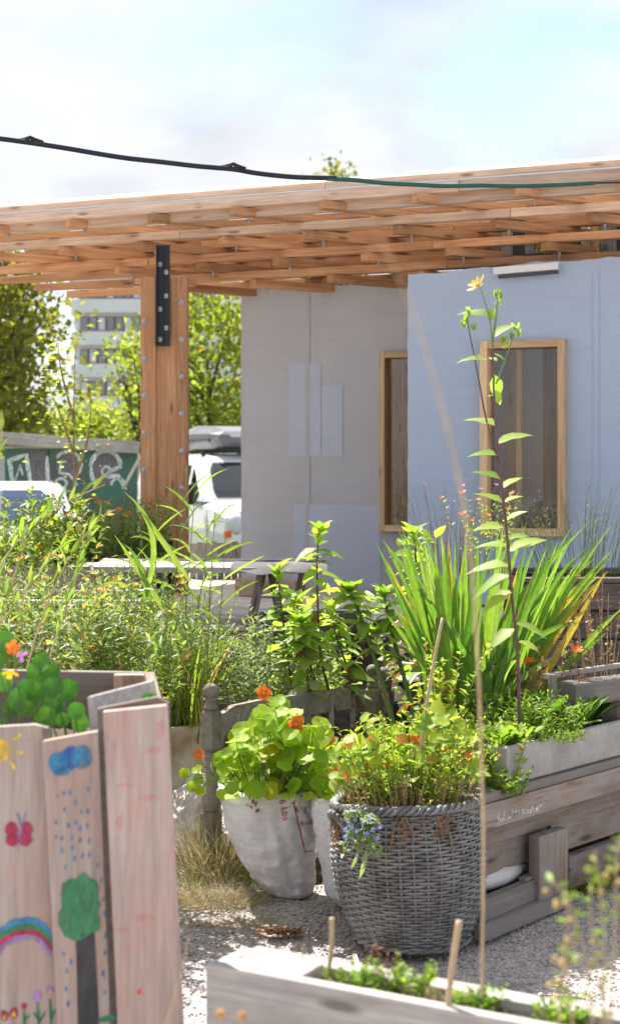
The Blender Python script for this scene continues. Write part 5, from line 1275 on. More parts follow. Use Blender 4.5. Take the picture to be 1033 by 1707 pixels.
# leafy budding sunflowers behind the bed frame
Gs = 'leafy sunflower stalks behind the old headboard'
defs = [('leafy sunflower stalk, tallest in front of the grey wall patch', [(560, 1190), (535, 1100), (530, 1020), (528, 940), (532, 885)], 6.7, 1),
        ('leafy sunflower stalk standing in front of the table end', [(492, 1180), (480, 1100), (470, 1020), (462, 950)], 6.8, 1),
        ('thick green leaning sunflower stalk ending at the headboard', [(668, 1262), (640, 1150), (612, 1060), (590, 1000), (578, 985)], 6.5, 1.5),
        ('thick green leaning sunflower stalk right of the headboard post', [(712, 1272), (690, 1190), (662, 1090), (645, 1020), (640, 990)], 6.55, 1.5),
        ('leafy sunflower stalk directly behind the sword leaf clump', [(705, 1270), (702, 1100), (695, 980), (690, 890)], 6.8, 1.2),
        ('slim leafy sunflower stalk between the two tallest ones', [(545, 1190), (520, 1120), (505, 1050), (492, 1000)], 6.9, .8),
        ('slim leafy sunflower stalk leaning toward the wheelbarrow', [(590, 1190), (580, 1120), (560, 1060), (552, 1010)], 6.85, .8),
        ('short leafy sunflower stalk between the table legs and headboard', [(520, 1200), (510, 1110), (505, 1060), (500, 1035)], 6.6, .8)]
for lab, pts, Y, th in defs:
    t, L_ = plant('leafy_sunflower', lab, [(pts, Y, Y, (.0145 if th > 1.3 else .009) * (1 if th > 1 else .8), M_STEMP if th < 1.3 else M_STEM)], 'sunflower', Gs)
    P = L_[0]; n = len(P)
    for k in range(48):
        u = 1 - (k / 48) ** 1.25 * (.6 if th > 1.3 else .85); i = min(int(u * (n - 1)), n - 2); p = P[i].lerp(P[i + 1], u * (n - 1) - i)
        ang = k * 2.4; top = u > .88
        d = Vector((math.cos(ang), math.sin(ang), 1.3 if top else random.uniform(-.35, .45)))
        sz = random.uniform(.055, .085) if top else random.uniform(.085, .135)
        leaf1(t, T_OVATE, LG_SUN if random.random() > .25 or u > .6 else LG_SAGE, p, d, Vector((random.gauss(0, .3), random.gauss(0, .3), 1)), sz, wm=.95)
    for k in range(5): leaf1(t, T_OVATE2, LG_TAN, P[random.randint(2, n // 2)], rdir(-1.2), rdir(.2), random.uniform(.05, .09), 'dead_leaf')

# sword leaf clump
ir = thing('sword_leaf_clump', 'big fan of upright sword shaped green leaves in front of the right window', 'plant', (V(800, 0, 6.2).x, 6.2, .42))
def blade(parent, p0, p1, p2, w_, mat, n=9, name='blade', tw=0.0):
    pts = bez([p0, p1, p2], n); m = MB(); vs = []
    for i, p in enumerate(pts):
        t_ = i / n; d = (pts[min(i + 1, n)] - pts[max(i - 1, 0)]).normalized(); s_ = d.cross(Vector((math.sin(tw), -math.cos(tw), .1))); s_.normalize()
        ww = w_ * (min(1, .55 + t_ * 1.6) if t_ < .3 else 1) * (1 - max(0, (t_ - .45) / .55) ** 1.7) / 2; nn = s_.cross(d)
        vs += [p - s_ * ww, p + nn * ww * .35, p + s_ * ww]
    m.add(vs, [(3 * i + j, 3 * i + j + 1, 3 * i + 3 + j + 1, 3 * i + 3 + j) for i in range(n) for j in range(2)]); return m.build(name, mat, parent, True)
M_BLY = leafm('yellowing sword leaf', (.36, .33, .04), (.46, .33, .07), .45); M_BLG2 = leafm('pale sword leaf', (.26, .36, .10), (.3, .38, .16), .4)
for k in range(90):
    f = random.random(); x0 = 735 + f * 110 + random.gauss(0, 8); fan = (f - .5) * 2
    xt = 830 + fan * 150 + random.gauss(0, 38); yt = 875 + 30 * abs(fan) + abs(random.gauss(0, 45)) - random.random() * 15
    if k < 12: xt = random.uniform(632, 700); yt = random.uniform(865, 1000)
    elif k < 24: xt = random.uniform(950, 1030); yt = random.uniform(868, 960)
    Y = 6.2 + random.uniform(-.22, .22); p0 = V(x0, 1245, Y); p2 = V(xt, yt, Y + random.uniform(-.18, .18)); p1 = p0.lerp(p2, .5) + Vector(((x0 - xt) / 2600 * Y * .18, 0, .06))
    mt = LG_IRIS if random.random() > .14 else (M_BLG2 if random.random() > .3 else M_BLY)
    blade(ir, p0, p1, p2, random.uniform(.024, .038), mt, tw=random.uniform(-.9, .9))
for (x0, y0, x1, y1, x2, y2, mt, w_) in [(770, 1200, 720, 1060, 655, 1015, M_BLY, .022), (760, 1200, 700, 1050, 642, 930, M_BLY, .02), (880, 1170, 930, 1090, 1010, 950, M_BLY, .028), (850, 1190, 930, 1120, 1015, 1050, LG_IRIS, .03), (770, 1180, 880, 1040, 975, 1035, LG_IRIS, .028), (800, 1190, 880, 1110, 960, 1080, M_BLG2, .025), (900, 1170, 960, 1080, 1040, 1010, LG_IRIS, .026), (775, 1200, 690, 1080, 640, 1020, LG_IRIS, .024)]:
    blade(ir, V(x0, y0, 6.0), V(x1, y1, 6.0), V(x2, y2, 6.0), w_, mt)

# nasturtiums in the printed sack
def round_bush(name, label, c, rx, ry, z0, n, pxbox, Yr, size, mat, flowers, low=(), mixf=0):
    t = thing(name, label, 'plant', (c[0], c[1], z0)); sm = MB()
    for k in range(n):
        while True:
            x = random.uniform(pxbox[0], pxbox[2]); y = random.uniform(pxbox[1], pxbox[3])
            fx = (x - (pxbox[0] + pxbox[2]) / 2) / ((pxbox[2] - pxbox[0]) / 2); fy = (y - pxbox[1]) / (pxbox[3] - pxbox[1])
            if abs(fx) < .45 + .6 * min(1, fy * 1.6) and fy > .35 * (.5 + .5 * math.sin(fx * 5 + c[0] * 9)) * (1 - .5 * abs(fx)): break
        Y = random.uniform(*Yr); p = V(x, y, Y); s_ = random.uniform(*size)
        nrm = Vector((random.uniform(-.9, .5), random.uniform(-1.0, .2), random.uniform(.35, 1))).normalized(); d = rdir(random.uniform(-.5, .2)); d = (d - nrm * d.dot(nrm)).normalized()
        if random.random() < mixf: leaf1(t, T_OVATE2 if k % 3 else T_OVATE, mat, p - d * s_ / 2, d, nrm, s_ * 1.2, wm=1.5)
        else: leaf1(t, T_ROUND, mat, p - d * s_ / 2, d, nrm, s_)
        if mixf and k % 2: continue
        b = Vector((c[0] + (p.x - c[0]) * .45, c[1] + (p.y - c[1]) * .5, z0)); mid = (b + p) / 2 + Vector(((p.x - c[0]) * .3, 0, .04)); sm.tube(bez([b, mid, p], 5), .0018, 3)
    s = sm.build('stems', M_STEM, t); s['kind'] = 'stuff'
    for x, y, Y, s_ in flowers:
        p = V(x, y, Y); f_ = flower(t, p, (random.uniform(-.4, .3), -1, random.uniform(.1, .5)), s_, M_ORFL, 5, M_YEFL, tm=T_OVATE2)
        m = MB(); m.tube(bez([Vector((c[0] + (p.x - c[0]) * .5, c[1], z0)), Vector((p.x, c[1], (p.z + z0) / 2)), p], 5), .0018, 4); m.build('flower_stalk', M_STEM, t)
    return t
round_bush('nasturtium_plant', 'bright green round leaved nasturtium with orange flowers in the printed white sack', (cx, SY), .17, .17, .38, 290, (370, 1168, 566, 1330), (5.5, 5.95), (.042, .085), LG_NAS, [(439, 1156, 5.75, .034), (492, 1208, 5.6, .034), (331, 1258, 5.65, .026), (552, 1235, 5.5, .02), (497, 1200, 5.62, .026)])
t = thing('nasturtium_runner', 'loose nasturtium runner hanging left of the headboard post', 'plant', V(345, 1300, 5.85))
sm = MB()
for x, y in [(322, 1300), (336, 1285), (330, 1312), (345, 1320), (352, 1270), (318, 1290)]:
    p = V(x, y, 5.85); leaf1(t, T_ROUND, LG_NAS, p, rdir(.1), Vector((random.uniform(-.4, .4), -1, .5)), .045); sm.tube(bez([V(370, 1300, 5.8), V(350, 1290, 5.8), p], 4), .0018, 3)
sm.build('runner', M_STEM, t)

# mixed plants in the wicker basket
round_bush('nasturtium_plant', 'dense yellow green nasturtiums with small orange flowers growing out of the wicker basket', (BC.x, BC.y + .05), .2, .2, .44, 235, (556, 1176, 812, 1306), (5.0, 5.45), (.026, .056), LG_BUSH, [(620, 1234, 5.1, .022), (697, 1235, 5.2, .02), (690, 1230, 5.25, .018), (730, 1195, 5.3, .018), (782, 1260, 5.1, .016)], mixf=.72)
herb('tangled_weed', 'yellow green weedy stems rising above the wicker basket', 'plant', BC + Vector((.02, .04, .43)), (.22, .18), 54, .28, 24, .034, T_SMALL, LG_BUSH, M_STEM, .35, .1, srad=.002, wm=1.3)
herb('dry_weed', 'pale dry stalks among the plants in the wicker basket', 'plant', BC + Vector((0, -.08, .43)), (.21, .12), 90, .15, 9, .02, T_SMALL, LG_TAN, M_STEMD, .4, .2, srad=.0016)
t = herb('weed_column', 'tall yellow leaved stem rising behind the wicker basket', 'plant', V(725, 1290, 5.45), (.06, .06), 10, .46, 34, .042, T_SMALL, LG_BUSH, M_STEMB, .3, .25, srad=.003, wm=1.4)
lb = thing('lobelia_plant', 'small trailing plant with blue flowers hanging on the left of the basket', 'plant', bpt(R(228), .42, .02)); sm = MB(); P = []; X = []; Nn = []; Sz = []
for k in range(46):
    a = V(600 + random.gauss(0, 6), 1362 + random.gauss(0, 6), 4.98); e = V(random.uniform(570, 638), random.uniform(1352, 1440), random.uniform(4.84, 4.93)); pts = bez([a, (a + e) / 2 + Vector((0, -.03, .03)), e], 5); sm.tube(pts, .0013, 3)
    for q in range(14):
        u = random.random() * 5; i = min(int(u), 4); p = pts[i].lerp(pts[i + 1], u - i); P.append(tuple(p)); X.append(tuple(rdir(random.uniform(-.9, .5)))); Nn.append((random.gauss(0, .6), -.6, 1)); Sz.append(random.uniform(.012, .026))
s = sm.build('stems', M_STEM, lb); s['kind'] = 'stuff'; scatter('foliage', T_SMALL, P, X, Nn, Sz, LG_SAGE, lb, wmul=[1.2] * len(P))
for x, y in [(581, 1372), (575, 1383), (592, 1367), (616, 1367), (594, 1385), (622, 1383), (628, 1398), (574, 1395), (604, 1374), (634, 1378), (586, 1380), (612, 1390)]:
    flower(lb, V(x, y, 4.86), (random.uniform(-.9, .9), -1, random.uniform(-.2, .9)), .0085, M_BLFL, 5)
for (x0, y0, x1, y1) in [(610, 1415, 604, 1470), (598, 1420, 585, 1452), (625, 1400, 640, 1420)]: leaf_px(lb, x0, y0, x1, y1, 4.88, T_LANCE, LG_SAGE)
dv = thing('dry_trailing_vine', 'brown dead vine hanging over the front of the wicker basket', 'vine', bpt(R(290), .44, .02)); sm = MB(); P = []; X = []; Nn = []
for k in range(26):
    a = bpt(R(random.choice((random.gauss(285, 9), random.gauss(205, 5), random.gauss(262, 4)))), .46, .02); an = math.atan2(a.y - BC.y, a.x - BC.x); ln = random.uniform(.06, .16) if k % 3 else random.uniform(.05, .09)
    e = bpt(an + random.uniform(-.15, .18), .46 - ln, .022); pts = bez([a, (a + e) / 2 + (e - BC) * .06, e], 5); sm.tube(pts, .0013, 3)
    for q in range(12): p = pts[random.randint(1, 5)]; P.append(tuple(p + rdir(0, .006))); X.append(tuple(rdir(-.6))); Nn.append((random.gauss(0, 1), -1, .3))
s = sm.build('stems', M_STEMB, dv); s['kind'] = 'stuff'; scatter('dead_leaves', T_SMALL, P, X, Nn, rng.uniform(.008, .018, len(P)), LG_TAN, dv)
t = thing('dead_foliage', 'curled brown dead leaves over the rim of the printed sack', 'plant', (cx, SY - .15, .36)); P = [on_sack(random.gauss(*random.choice(((425, 8), (500, 16), (520, 10)))), random.uniform(1308, 1350), .006) for _ in range(80)]
scatter('dead_leaves', T_SMALL, [tuple(p) for p in P], [tuple(rdir(-1.2)) for _ in P], [(random.gauss(0, .6), -1, .4) for _ in P], rng.uniform(.012, .028, len(P)), LG_TAN, t)

# plants on the right bed and in the trough
def rosette(name, label, c, n, sz, mat, ang=(.3, 1.4), tmpl=T_SPOON, spread=.02, wm=1.0):
    t = thing(name, label, 'plant', c)
    for k in range(n):
        d = rdir(random.uniform(*ang)); leaf1(t, tmpl, mat, Vector(c) + Vector((d.x, d.y, 0)) * spread * random.random(), d, Vector((-d.x * .4, -d.y * .4, 1)) if abs(d.z) < 1.0 else Vector((-d.x, -d.y, .6)), sz * random.uniform(.6, 1.1), wm=wm)
    return t
Gr = 'leafy rosettes in the concrete trough'
labs = ['leafy rosette at the left end of the concrete trough', 'second leafy rosette from the left end of the concrete trough', 'middle leafy rosette in the concrete trough', 'tallest light green rosette in the concrete trough', 'light green rosette beside the dark leaved one', 'low light rosette near the trough rim']
for k, s_ in enumerate((.24, .31, .38, .46, .53, .35)):
    rosette('leafy_rosette', labs[k], rb_pt(s_, .08 + random.uniform(-.03, .04), TZ + HT - .012), 26, random.uniform(.06, .095), LG_LET, (.5, 2.2), spread=.035)
for s_, b_, lb_ in ((.72, .08, 'large dark green rosette in the trough'), (.88, .10, 'large dark green rosette at the right edge of the frame in the trough'), (.63, .13, 'dark green rosette behind the light ones in the trough')):
    rosette('dark_leafy_rosette', lb_, rb_pt(s_, b_, TZ + HT - .012), 30, .15, LG_LETD, (.5, 2.4), spread=.04, wm=1.1)
herb('ground_cover_herb', 'fine bright green cushion spilling over the rim of the concrete trough', 'plant', rb_pt(.40, .05, TZ + HT - .012), (.19, .07), 120, .045, 12, .013, T_SMALL, LG_LET, M_STEM, .3, 0, srad=.0008, wm=1.6, rz=.7)
herb('upright_herb', 'feathery pale green herb behind the concrete trough', 'plant', V(900, 1235, 5.65), (.16, .08), 34, .17, 22, .04, T_LANCE, LG_LET, M_STEM, .25, .1)
herb('rim_weed', 'green weed growing between the basket and the concrete trough', 'plant', V(810, 1312, 5.45), (.12, .1), 40, .20, 18, .034, T_SMALL, LG_BUSH, M_STEM, .35, .0, wm=1.5)
herb('trailing_weed', 'light green sprig hanging at the end of the concrete trough', 'plant', V(848, 1325, 5.3), (.05, .03), 12, .09, 12, .028, T_SMALL, LG_LET, M_STEM, .5, .0, wm=1.6)
herb('bed_weed', 'leafy weeds filling the timber bed behind the basket', 'plant', rb_pt(.25, .3, .42), (.22, .14), 80, .26, 20, .036, T_SMALL, LG_BUSH, M_STEM, .3, .05, wm=1.5)
herb('bed_weed', 'leafy weeds under the sword leaves behind the concrete trough', 'plant', rb_pt(.7, .32, .42), (.3, .13), 70, .25, 20, .036, T_SMALL, LG_HERB, M_STEM, .3, .05, wm=1.5)
herb('brown_weed', 'brown faded flower heads right of the sword leaves', 'plant', V(905, 1200, 6.0), (.12, .1), 26, .3, 16, .024, T_SMALL, LG_TAN, M_STEMB, .45, .45, srad=.002, flw=(2, .03, M_ORFL))
flower(bpy.data.objects['brown_weed'], V(960, 1084, 5.9), (.1, -.5, 1), .03, M_ORFL, 8)
herb('dry_seed_plant', 'tall dry plant with tiny seed heads at the right edge above the sleeper block', 'plant', V(1005, 1200, 6.3), (.12, .12), 30, .58, 10, .018, T_ROUND, LG_TAN, M_STEMD, .28, .55, srad=.0022)
herb('meadow_grass', 'wispy flowering grass in front of the blue wall at the right', 'grass', V(975, 960, 8.2), (.28, .15), 60, .47, 9, .04, T_THIN, LG_TREED, M_STEM, .55, .45, srad=.0022)
herb('thistle', 'dry pinkish seed stalks with violet thistle flowers in front of the right wall', 'plant', V(738, 960, 7.8), (.17, .1), 34, .44, 16, .022, T_THIN, LG_TAN, M_STEMB, .25, .3, srad=.002, flw=(5, .014, M_PUFL))
herb('orange_flowering_plant', 'orange flowering plant in front of the left foot of the right window', 'plant', V(812, 960, 7.4), (.12, .1), 26, .36, 12, .035, T_SMALL, LG_SUN, M_STEM, .2, .3, srad=.002, flw=(9, .018, M_ORFL))
m = thing('green_seed_heads', 'leafy green shoots left of the right window above the sword leaves', 'plant', V(690, 950, 7.0)); 
for k in range(30): leaf1(m, T_OVATE, LG_SUN, V(690 + random.gauss(0, 14), random.uniform(885, 960), 7.0), rdir(random.uniform(.2, 1.5)), rdir(1), random.uniform(.05, .09))

# herbs at the left, between the beds
Gh = 'herb clumps crowding the left garden beds'
for lab, x, y, Y, rx, ry, n, h, lps, ls, tm, lm, sm_ in [
    ('feathery green herb clump behind the painted bed at the far left', 30, 1170, 5.6, .34, .22, 56, .40, 27, 0.065, T_LANCE, LG_HERB, M_STEM),
    ('feathery green herb clump with thin leaves left of centre', 150, 1185, 5.8, .34, .24, 70, .46, 27, 0.069, T_LANCE, LG_HERB, M_STEM),
    ('grassy herb clump behind the rust stained tub', 240, 1205, 6.8, .2, .16, 62, .52, 24, 0.069, T_THIN, LG_HERB, M_STEM),
    ('silvery leaved herb clump behind the headboard rail', 410, 1190, 7.0, .26, .18, 49, .38, 24, 0.069, T_LANCE, LG_SAGE, M_STEM),
    ('silvery leaved low clump right of the reeds', 490, 1180, 7.15, .22, .16, 35, .30, 22, 0.062, T_LANCE, LG_SAGE, M_STEM),
    ('bright herb clump below the table at the far left', 60, 1075, 7.0, .4, .25, 62, .38, 24, 0.069, T_THIN, LG_HERB, M_STEM),
    ('green herb clump under the left end of the table', 200, 1110, 7.2, .32, .22, 62, .36, 24, 0.069, T_THIN, LG_HERB, M_STEM),
    ('leafy clump under the table in front of the post foot', 300, 1140, 6.9, .22, .18, 42, .34, 20, 0.062, T_THIN, LG_HERB, M_STEM),
    ('leafy clump above the low bed at the far left edge', 10, 960, 8.2, .5, .25, 56, .42, 20, 0.075, T_SMALL, LG_MARI, M_STEM)]:
    herb('herb_clump', lab, 'plant', V(x, y, Y), (rx, ry), n, h, lps, ls, tm, LG_MARI if 'leafy clump' in lab else lm, sm_, .2, .1, Gh, srad=.0015, flw=(4, .02, M_YEFL) if 'bright' in lab or 'under the left' in lab else None, wm=1.2)
herb('feathery_herb', 'tall feathery stems rising above the herbs in front of the table', 'plant', V(215, 1110, 6.3), (.4, .12), 34, .42, 20, .05, T_THIN, LG_HERB, M_STEM, .2, .2, srad=.0018, wm=1.3)
herb('feathery_herb', 'tall feathery stems behind the headboard at the right of the reeds', 'plant', V(415, 1190, 6.75), (.2, .1), 20, .42, 16, .06, T_LANCE, LG_SAGE, M_STEM, .2, .2, srad=.002, wm=1.2)
herb('marigold_bush', 'orange flowering marigold bush in front of the left parked car', 'bush', V(165, 955, 9.65), (.42, .22), 170, .44, 30, .04, T_SMALL, LG_MARI, M_STEM, .25, .1, flw=(18, .024, M_ORFL), wm=1.4)
herb('marigold_bush', 'green marigold bush at the left edge below the parked car', 'bush', V(30, 965, 9.6), (.4, .25), 130, .38, 28, .045, T_SMALL, LG_MARI, M_STEM, .25, .1, flw=(8, .024, M_YEFL), wm=1.3)
ty = thing('tansy_plant', 'flat yellow flower heads in the middle of the herbs at the left', 'plant', V(150, 1090, 6.6)); smb = MB()
for x, y in [(163, 983), (178, 978), (190, 982), (158, 956), (205, 978), (88, 925), (80, 932), (42, 930), (30, 934), (300, 962), (305, 972), (170, 984), (215, 924), (100, 928)]:
    q = V(x, y, 6.6); flower(ty, q, (0, -.4, 1), .022, M_YEFL, 9); smb.tube(bez([Vector((q.x, 6.65, .55)), Vector((q.x + .03, 6.6, 1)), q], 4), .002, 3)
smb.build('stems', M_STEM, ty)
# reeds
rd = thing('reed_grass', 'tall reed grass with long blades rising in front of the timber post and van', 'grass', V(300, 1225, 6.65))
reeds = [[(262, 1240), (285, 1050), (300, 900), (312, 780)], [(300, 1240), (305, 1060), (318, 900), (330, 765)], [(255, 1240), (262, 1080), (258, 950), (262, 840)], [(330, 1240), (345, 1080), (352, 950), (360, 830)], [(285, 1240), (325, 1050), (350, 930), (345, 850)], [(350, 1230), (362, 1080), (372, 980), (376, 880)], [(240, 1240), (232, 1100), (222, 1000), (205, 930)], [(275, 1240), (250, 1080), (240, 980), (236, 900)]]
for pts in reeds:
    Y = 6.65 + random.uniform(-.15, .2); ctrl = [V(x, y, Y) for x, y in pts]; P = bez(ctrl, 14); m = MB(); m.tube(P, [.0032 * (1 - .6 * i / 14) for i in range(15)], 5); m.build('stem', M_STEM, rd, True)
    for k in range(9):
        u = .25 + .75 * k / 9; i = min(int(u * 14), 13); p = P[i]; sd = -1 if k % 2 else 1
        d = Vector((sd * random.uniform(.2, .8), random.uniform(-.5, .3), random.uniform(.35, 1.0))).normalized(); ln = random.uniform(.10, .22)
        blade(rd, p, p + d * ln * .55, p + d * ln + Vector((sd * .04, 0, -random.uniform(.0, .09))), random.uniform(.007, .014), LG_REEDB, 6, 'leaf_blade', random.uniform(-1, 1))
for (a_, b_, c_) in [((262, 1110), (250, 930), (205, 905)), ((235, 1010), (290, 880), (205, 818)), ((318, 970), (270, 900), (232, 845)), ((300, 1060), (240, 960), (190, 890))]: blade(rd, V(*a_, 6), V(*b_, 6), V(*c_, 6), .022, LG_REEDB, 8, 'leaf_blade', .3)
P = []; X = []; 
for k in range(260):
    x = random.uniform(230, 345); P.append(tuple(V(x, 1212, random.uniform(6.6, 7.0)))); X.append((random.gauss(0, .16), random.gauss(0, .16), 1))
scatter('fine_blades', T_BLADE, P, X, [(random.gauss(0, 1), random.gauss(0, 1), .1) for _ in P], rng.uniform(.18, .46, len(P)), LG_REED, rd, wmul=[.9] * len(P))
# willow like plant at the left edge (near, soft)
wl_ = thing('willow_shoots', 'soft focus narrow leaved shoots reaching in from the left edge', 'plant', V(-40, 1180, 4.6))
for pts, Y in (([(-60, 1160), (-30, 960), (-8, 800), (4, 700)], 4.6), ([(-50, 1100), (-10, 900), (60, 855), (175, 808)], 4.7), ([(-40, 1150), (10, 1020), (30, 930), (60, 858)], 4.65), ([(-60, 1120), (0, 1040), (60, 960), (110, 900)], 4.8), ([(40, 1140), (70, 1000), (120, 900), (185, 850)], 4.9), ([(70, 1140), (105, 1020), (140, 940), (150, 880)], 5.0)):
    P = bez([V(x, y, Y) for x, y in pts], 16); m = MB(); m.tube(P, [.0035 * (1 - .6 * i / 16) for i in range(17)], 5); m.build('stem', M_STEMD, wl_, True)
    for k in range(16):
        u = .25 + .75 * k / 16; i = min(int(u * 16), 15); d = (P[i + 1] - P[i]).normalized() + Vector((random.uniform(-.7, .7), random.uniform(-.7, .7), random.uniform(.2, .9)))
        leaf1(wl_, T_LANCE, LG_REEDB if random.random() > .4 else LG_MARI, P[i], d, rdir(1), random.uniform(.045, .085), wm=1.15)
# background sapling in front of the white building
sp = thing('sapling', 'thin sapling with sparse small leaves in front of the yellow green trees', 'sapling', (V(122, 0, 12).x, 12, 0)); m = MB(); P_ = []; 
for pts in ([(122, 1100), (124, 850), (122, 700), (126, 570)], [(123, 760), (110, 710), (92, 670), (80, 640)], [(124, 800), (150, 740), (155, 700), (150, 650)], [(124, 700), (110, 650), (95, 600), (98, 575)]):
    c = bez([V(x, y, 12) for x, y in pts], 12); m.tube(c, [.012 * (1 - .8 * i / 12) for i in range(13)], 5)
    for k in range(90): q = c[random.randint(4, 12)]; P_.append(tuple(q + Vector((random.gauss(0, .09), random.gauss(0, .09), random.gauss(0, .09)))))
m.build('stem', M_STEMB, sp); scatter('foliage', T_SMALL, P_, [tuple(rdir(.2)) for _ in P_], [(random.gauss(0, .6), random.gauss(0, .6), 1) for _ in P_], rng.uniform(.03, .06, len(P_)), LG_BUSH, sp, wmul=[1.6] * len(P_))

# ------------------------------------------------------------------ ground litter and dry grass
def tuft(name, label, c, rad, n, hgt, mat, lean=.6, cat='grass'):
    c = Vector(c); P = []; X = []
    for _ in range(n):
        a = random.uniform(0, 6.283); r = math.sqrt(random.random()); P.append((c.x + rad[0] * r * math.cos(a), c.y + rad[1] * r * math.sin(a), c.z - .01)); X.append((random.gauss(0, lean) + .3 * r * math.cos(a), random.gauss(0, lean) + .3 * r * math.sin(a), 1))
    t = thing(name, label, cat, c); scatter('blades', T_BLADE, P, X, [(random.gauss(0, 1), random.gauss(0, 1), .2) for _ in P], rng.uniform(.4, 1.15, n) * hgt, mat, t, wmul=[.55] * n); return t
G3 = 'dry grass tufts on the gravel'
for lab, x, y, rx, ry, n, h, mt, ln in [('tall straw coloured grass tuft at the foot of the headboard post', 365, 1462, .15, .11, 800, .25, LG_DRY, .55), ('matted dry grass beside the painted boards', 340, 1505, .2, .10, 900, .13, LG_DRY, 1.1), ('darker green grass tuft under the printed sack', 440, 1478, .10, .06, 260, .13, LG_REED, .7), ('flattened straw on the gravel left of the shadow', 380, 1535, .18, .07, 500, .07, LG_DRY, 2.0), ('green grass sprouting between tarp bundle and path', 318, 1478, .06, .05, 110, .10, LG_REED, .6), ('thin green and dry grass at the foot of the timber bed', 945, 1480, .12, .12, 420, .15, LG_REED, .8), ('dry grass at the right edge beside the timber bed', 1010, 1470, .12, .1, 260, .19, LG_DRY, .6)]:
    tuft('grass_tuft', lab, onz(x, y, 0), (rx, ry), n, h, mt, ln)
q = onz(470, 1556, 0); P = [(q.x + random.gauss(0, .045), q.y + random.gauss(0, .02), random.uniform(.0, .012)) for _ in range(260)]
o = scatter('brown_debris', T_SMALL, P, [tuple(rdir(.1)) for _ in P], [(random.gauss(0, .6), random.gauss(0, .6), 1) for _ in P], rng.uniform(.012, .03, len(P)), LG_TAN); tag(o, 'heap of reddish brown dead leaves on the gravel', None, None, 'stuff')
P = [(random.uniform(-.6, .5), random.uniform(4.9, 6.2), .004) for _ in range(500)]
o = scatter('leaf_litter', T_SMALL, P, [tuple(rdir(.1)) for _ in P], [(random.gauss(0, .4), random.gauss(0, .4), 1) for _ in P], rng.uniform(.008, .03, len(P)), LG_TAN); tag(o, 'scattered dead leaves and straw on the gravel', None, None, 'stuff')
m = MB()
for pts, r_ in (([(540, 1500), (600, 1503), (640, 1506)], .002), ([(440, 1497), (520, 1505), (590, 1506)], .0015)): m.tube([onz(x, y, .02) for x, y in pts], r_, 5)
tag(m.build('loose_twig', M_STEMD), 'thin pale twig lying in the shadow left of the basket', 'twig')
# dark rubble in the shadow between the sacks
m = MB(); q = onz(520, 1490, 0); m.lathe([(.12, 0), (.10, .03), (.06, .05), (.001, .055)], 14, q + Vector((.02, .28, 0)), fn=lambda v, a: v * (1 + .25 * noise.noise(v * 14))); tag(m.build('soil_heap', SOIL, None, True), 'small heap of dark soil between the two sacks', None, None, 'stuff')

# ------------------------------------------------------------------ foreground planter and stalks
D1 = Vector((.865, -.50, 0)).normalized(); D2 = Vector((.50, .865, 0)).normalized()
Q0 = V(343, 1603, 3.04); Q0.z = 0; FZ = V(343, 1606, 3.04).z
def fp_(a, b, z): return Q0 + D1 * a + D2 * b + Z * z
ft = thing('weathered_trough', 'low blurred grey board planter across the bottom of the picture', 'planter', fp_(.5, .1, 0))
for k in range(3):
    zc = FZ - .1 - k * .204
    board('front_board', fp_(0, .014, zc), fp_(1.5, .014, zc), .028, .20, W_SILVER, ft); board('rear_board', fp_(0, .15, zc - .008), fp_(1.5, .15, zc - .008), .026, .19, W_SILVER, ft)
    board('end_board', fp_(.012, .03, zc), fp_(.012, .136, zc), .025, .19, W_SILVER, ft)
board('corner_block', fp_(.03, .082, FZ - .02), fp_(.19, .082, FZ - .02), .10, .03, W_SILVER, ft)
board('rear_cap', fp_(-.0, .178, FZ - .035), fp_(1.5, .178, FZ - .035), .026, .04, W_SILVER, ft)
m = MB(); g = [fp_(.03 + 1.44 * i / 30, .03 + .105 * j / 5, FZ - .035 + .015 * noise.noise(Vector((i * .5, j * .6, 3)))) for j in range(6) for i in range(31)]
m.add(g, [(j * 31 + i, j * 31 + i + 1, (j + 1) * 31 + i + 1, (j + 1) * 31 + i) for j in range(5) for i in range(30)]); s = m.build('soil', SOIL, ft, True); s['kind'] = 'stuff'
for i_, (a_, n_, h_, lab) in enumerate(((.26, 12, .04, 'blurred low green weed near the corner of the foreground planter'), (.38, 22, .06, 'blurred green weed in the middle of the foreground planter'), (.52, 16, .04, 'blurred green weed right of the short stake in the foreground planter'), (.68, 14, .04, 'blurred green weed at the right of the foreground planter'))):
    herb('planter_weed', lab, 'plant', fp_(a_, .10, FZ - .03), (.05, .03), n_, h_, 12, .02, T_SMALL, LG_LET, M_STEM, .5, .0, srad=.001, wm=1.5)
for sx_, lab in ((.14, 'blurred dry straw sprig at the corner of the foreground planter'), (.45, 'blurred dry straw tuft between the weeds of the foreground planter')):
    herb('dry_sprig', lab, 'plant', fp_(sx_, .09, FZ - .03), (.06, .03), 26, .05, 6, .014, T_THIN, LG_DRY, M_STEMD, .9, .1, srad=.0008)
herb('orange_weed', 'blurred orange tinted sprig in the foreground planter', 'plant', fp_(.33, .12, FZ - .03), (.02, .02), 8, .09, 8, .014, T_SMALL, LG_TAN, M_STEMB, .3, .1, srad=.001)
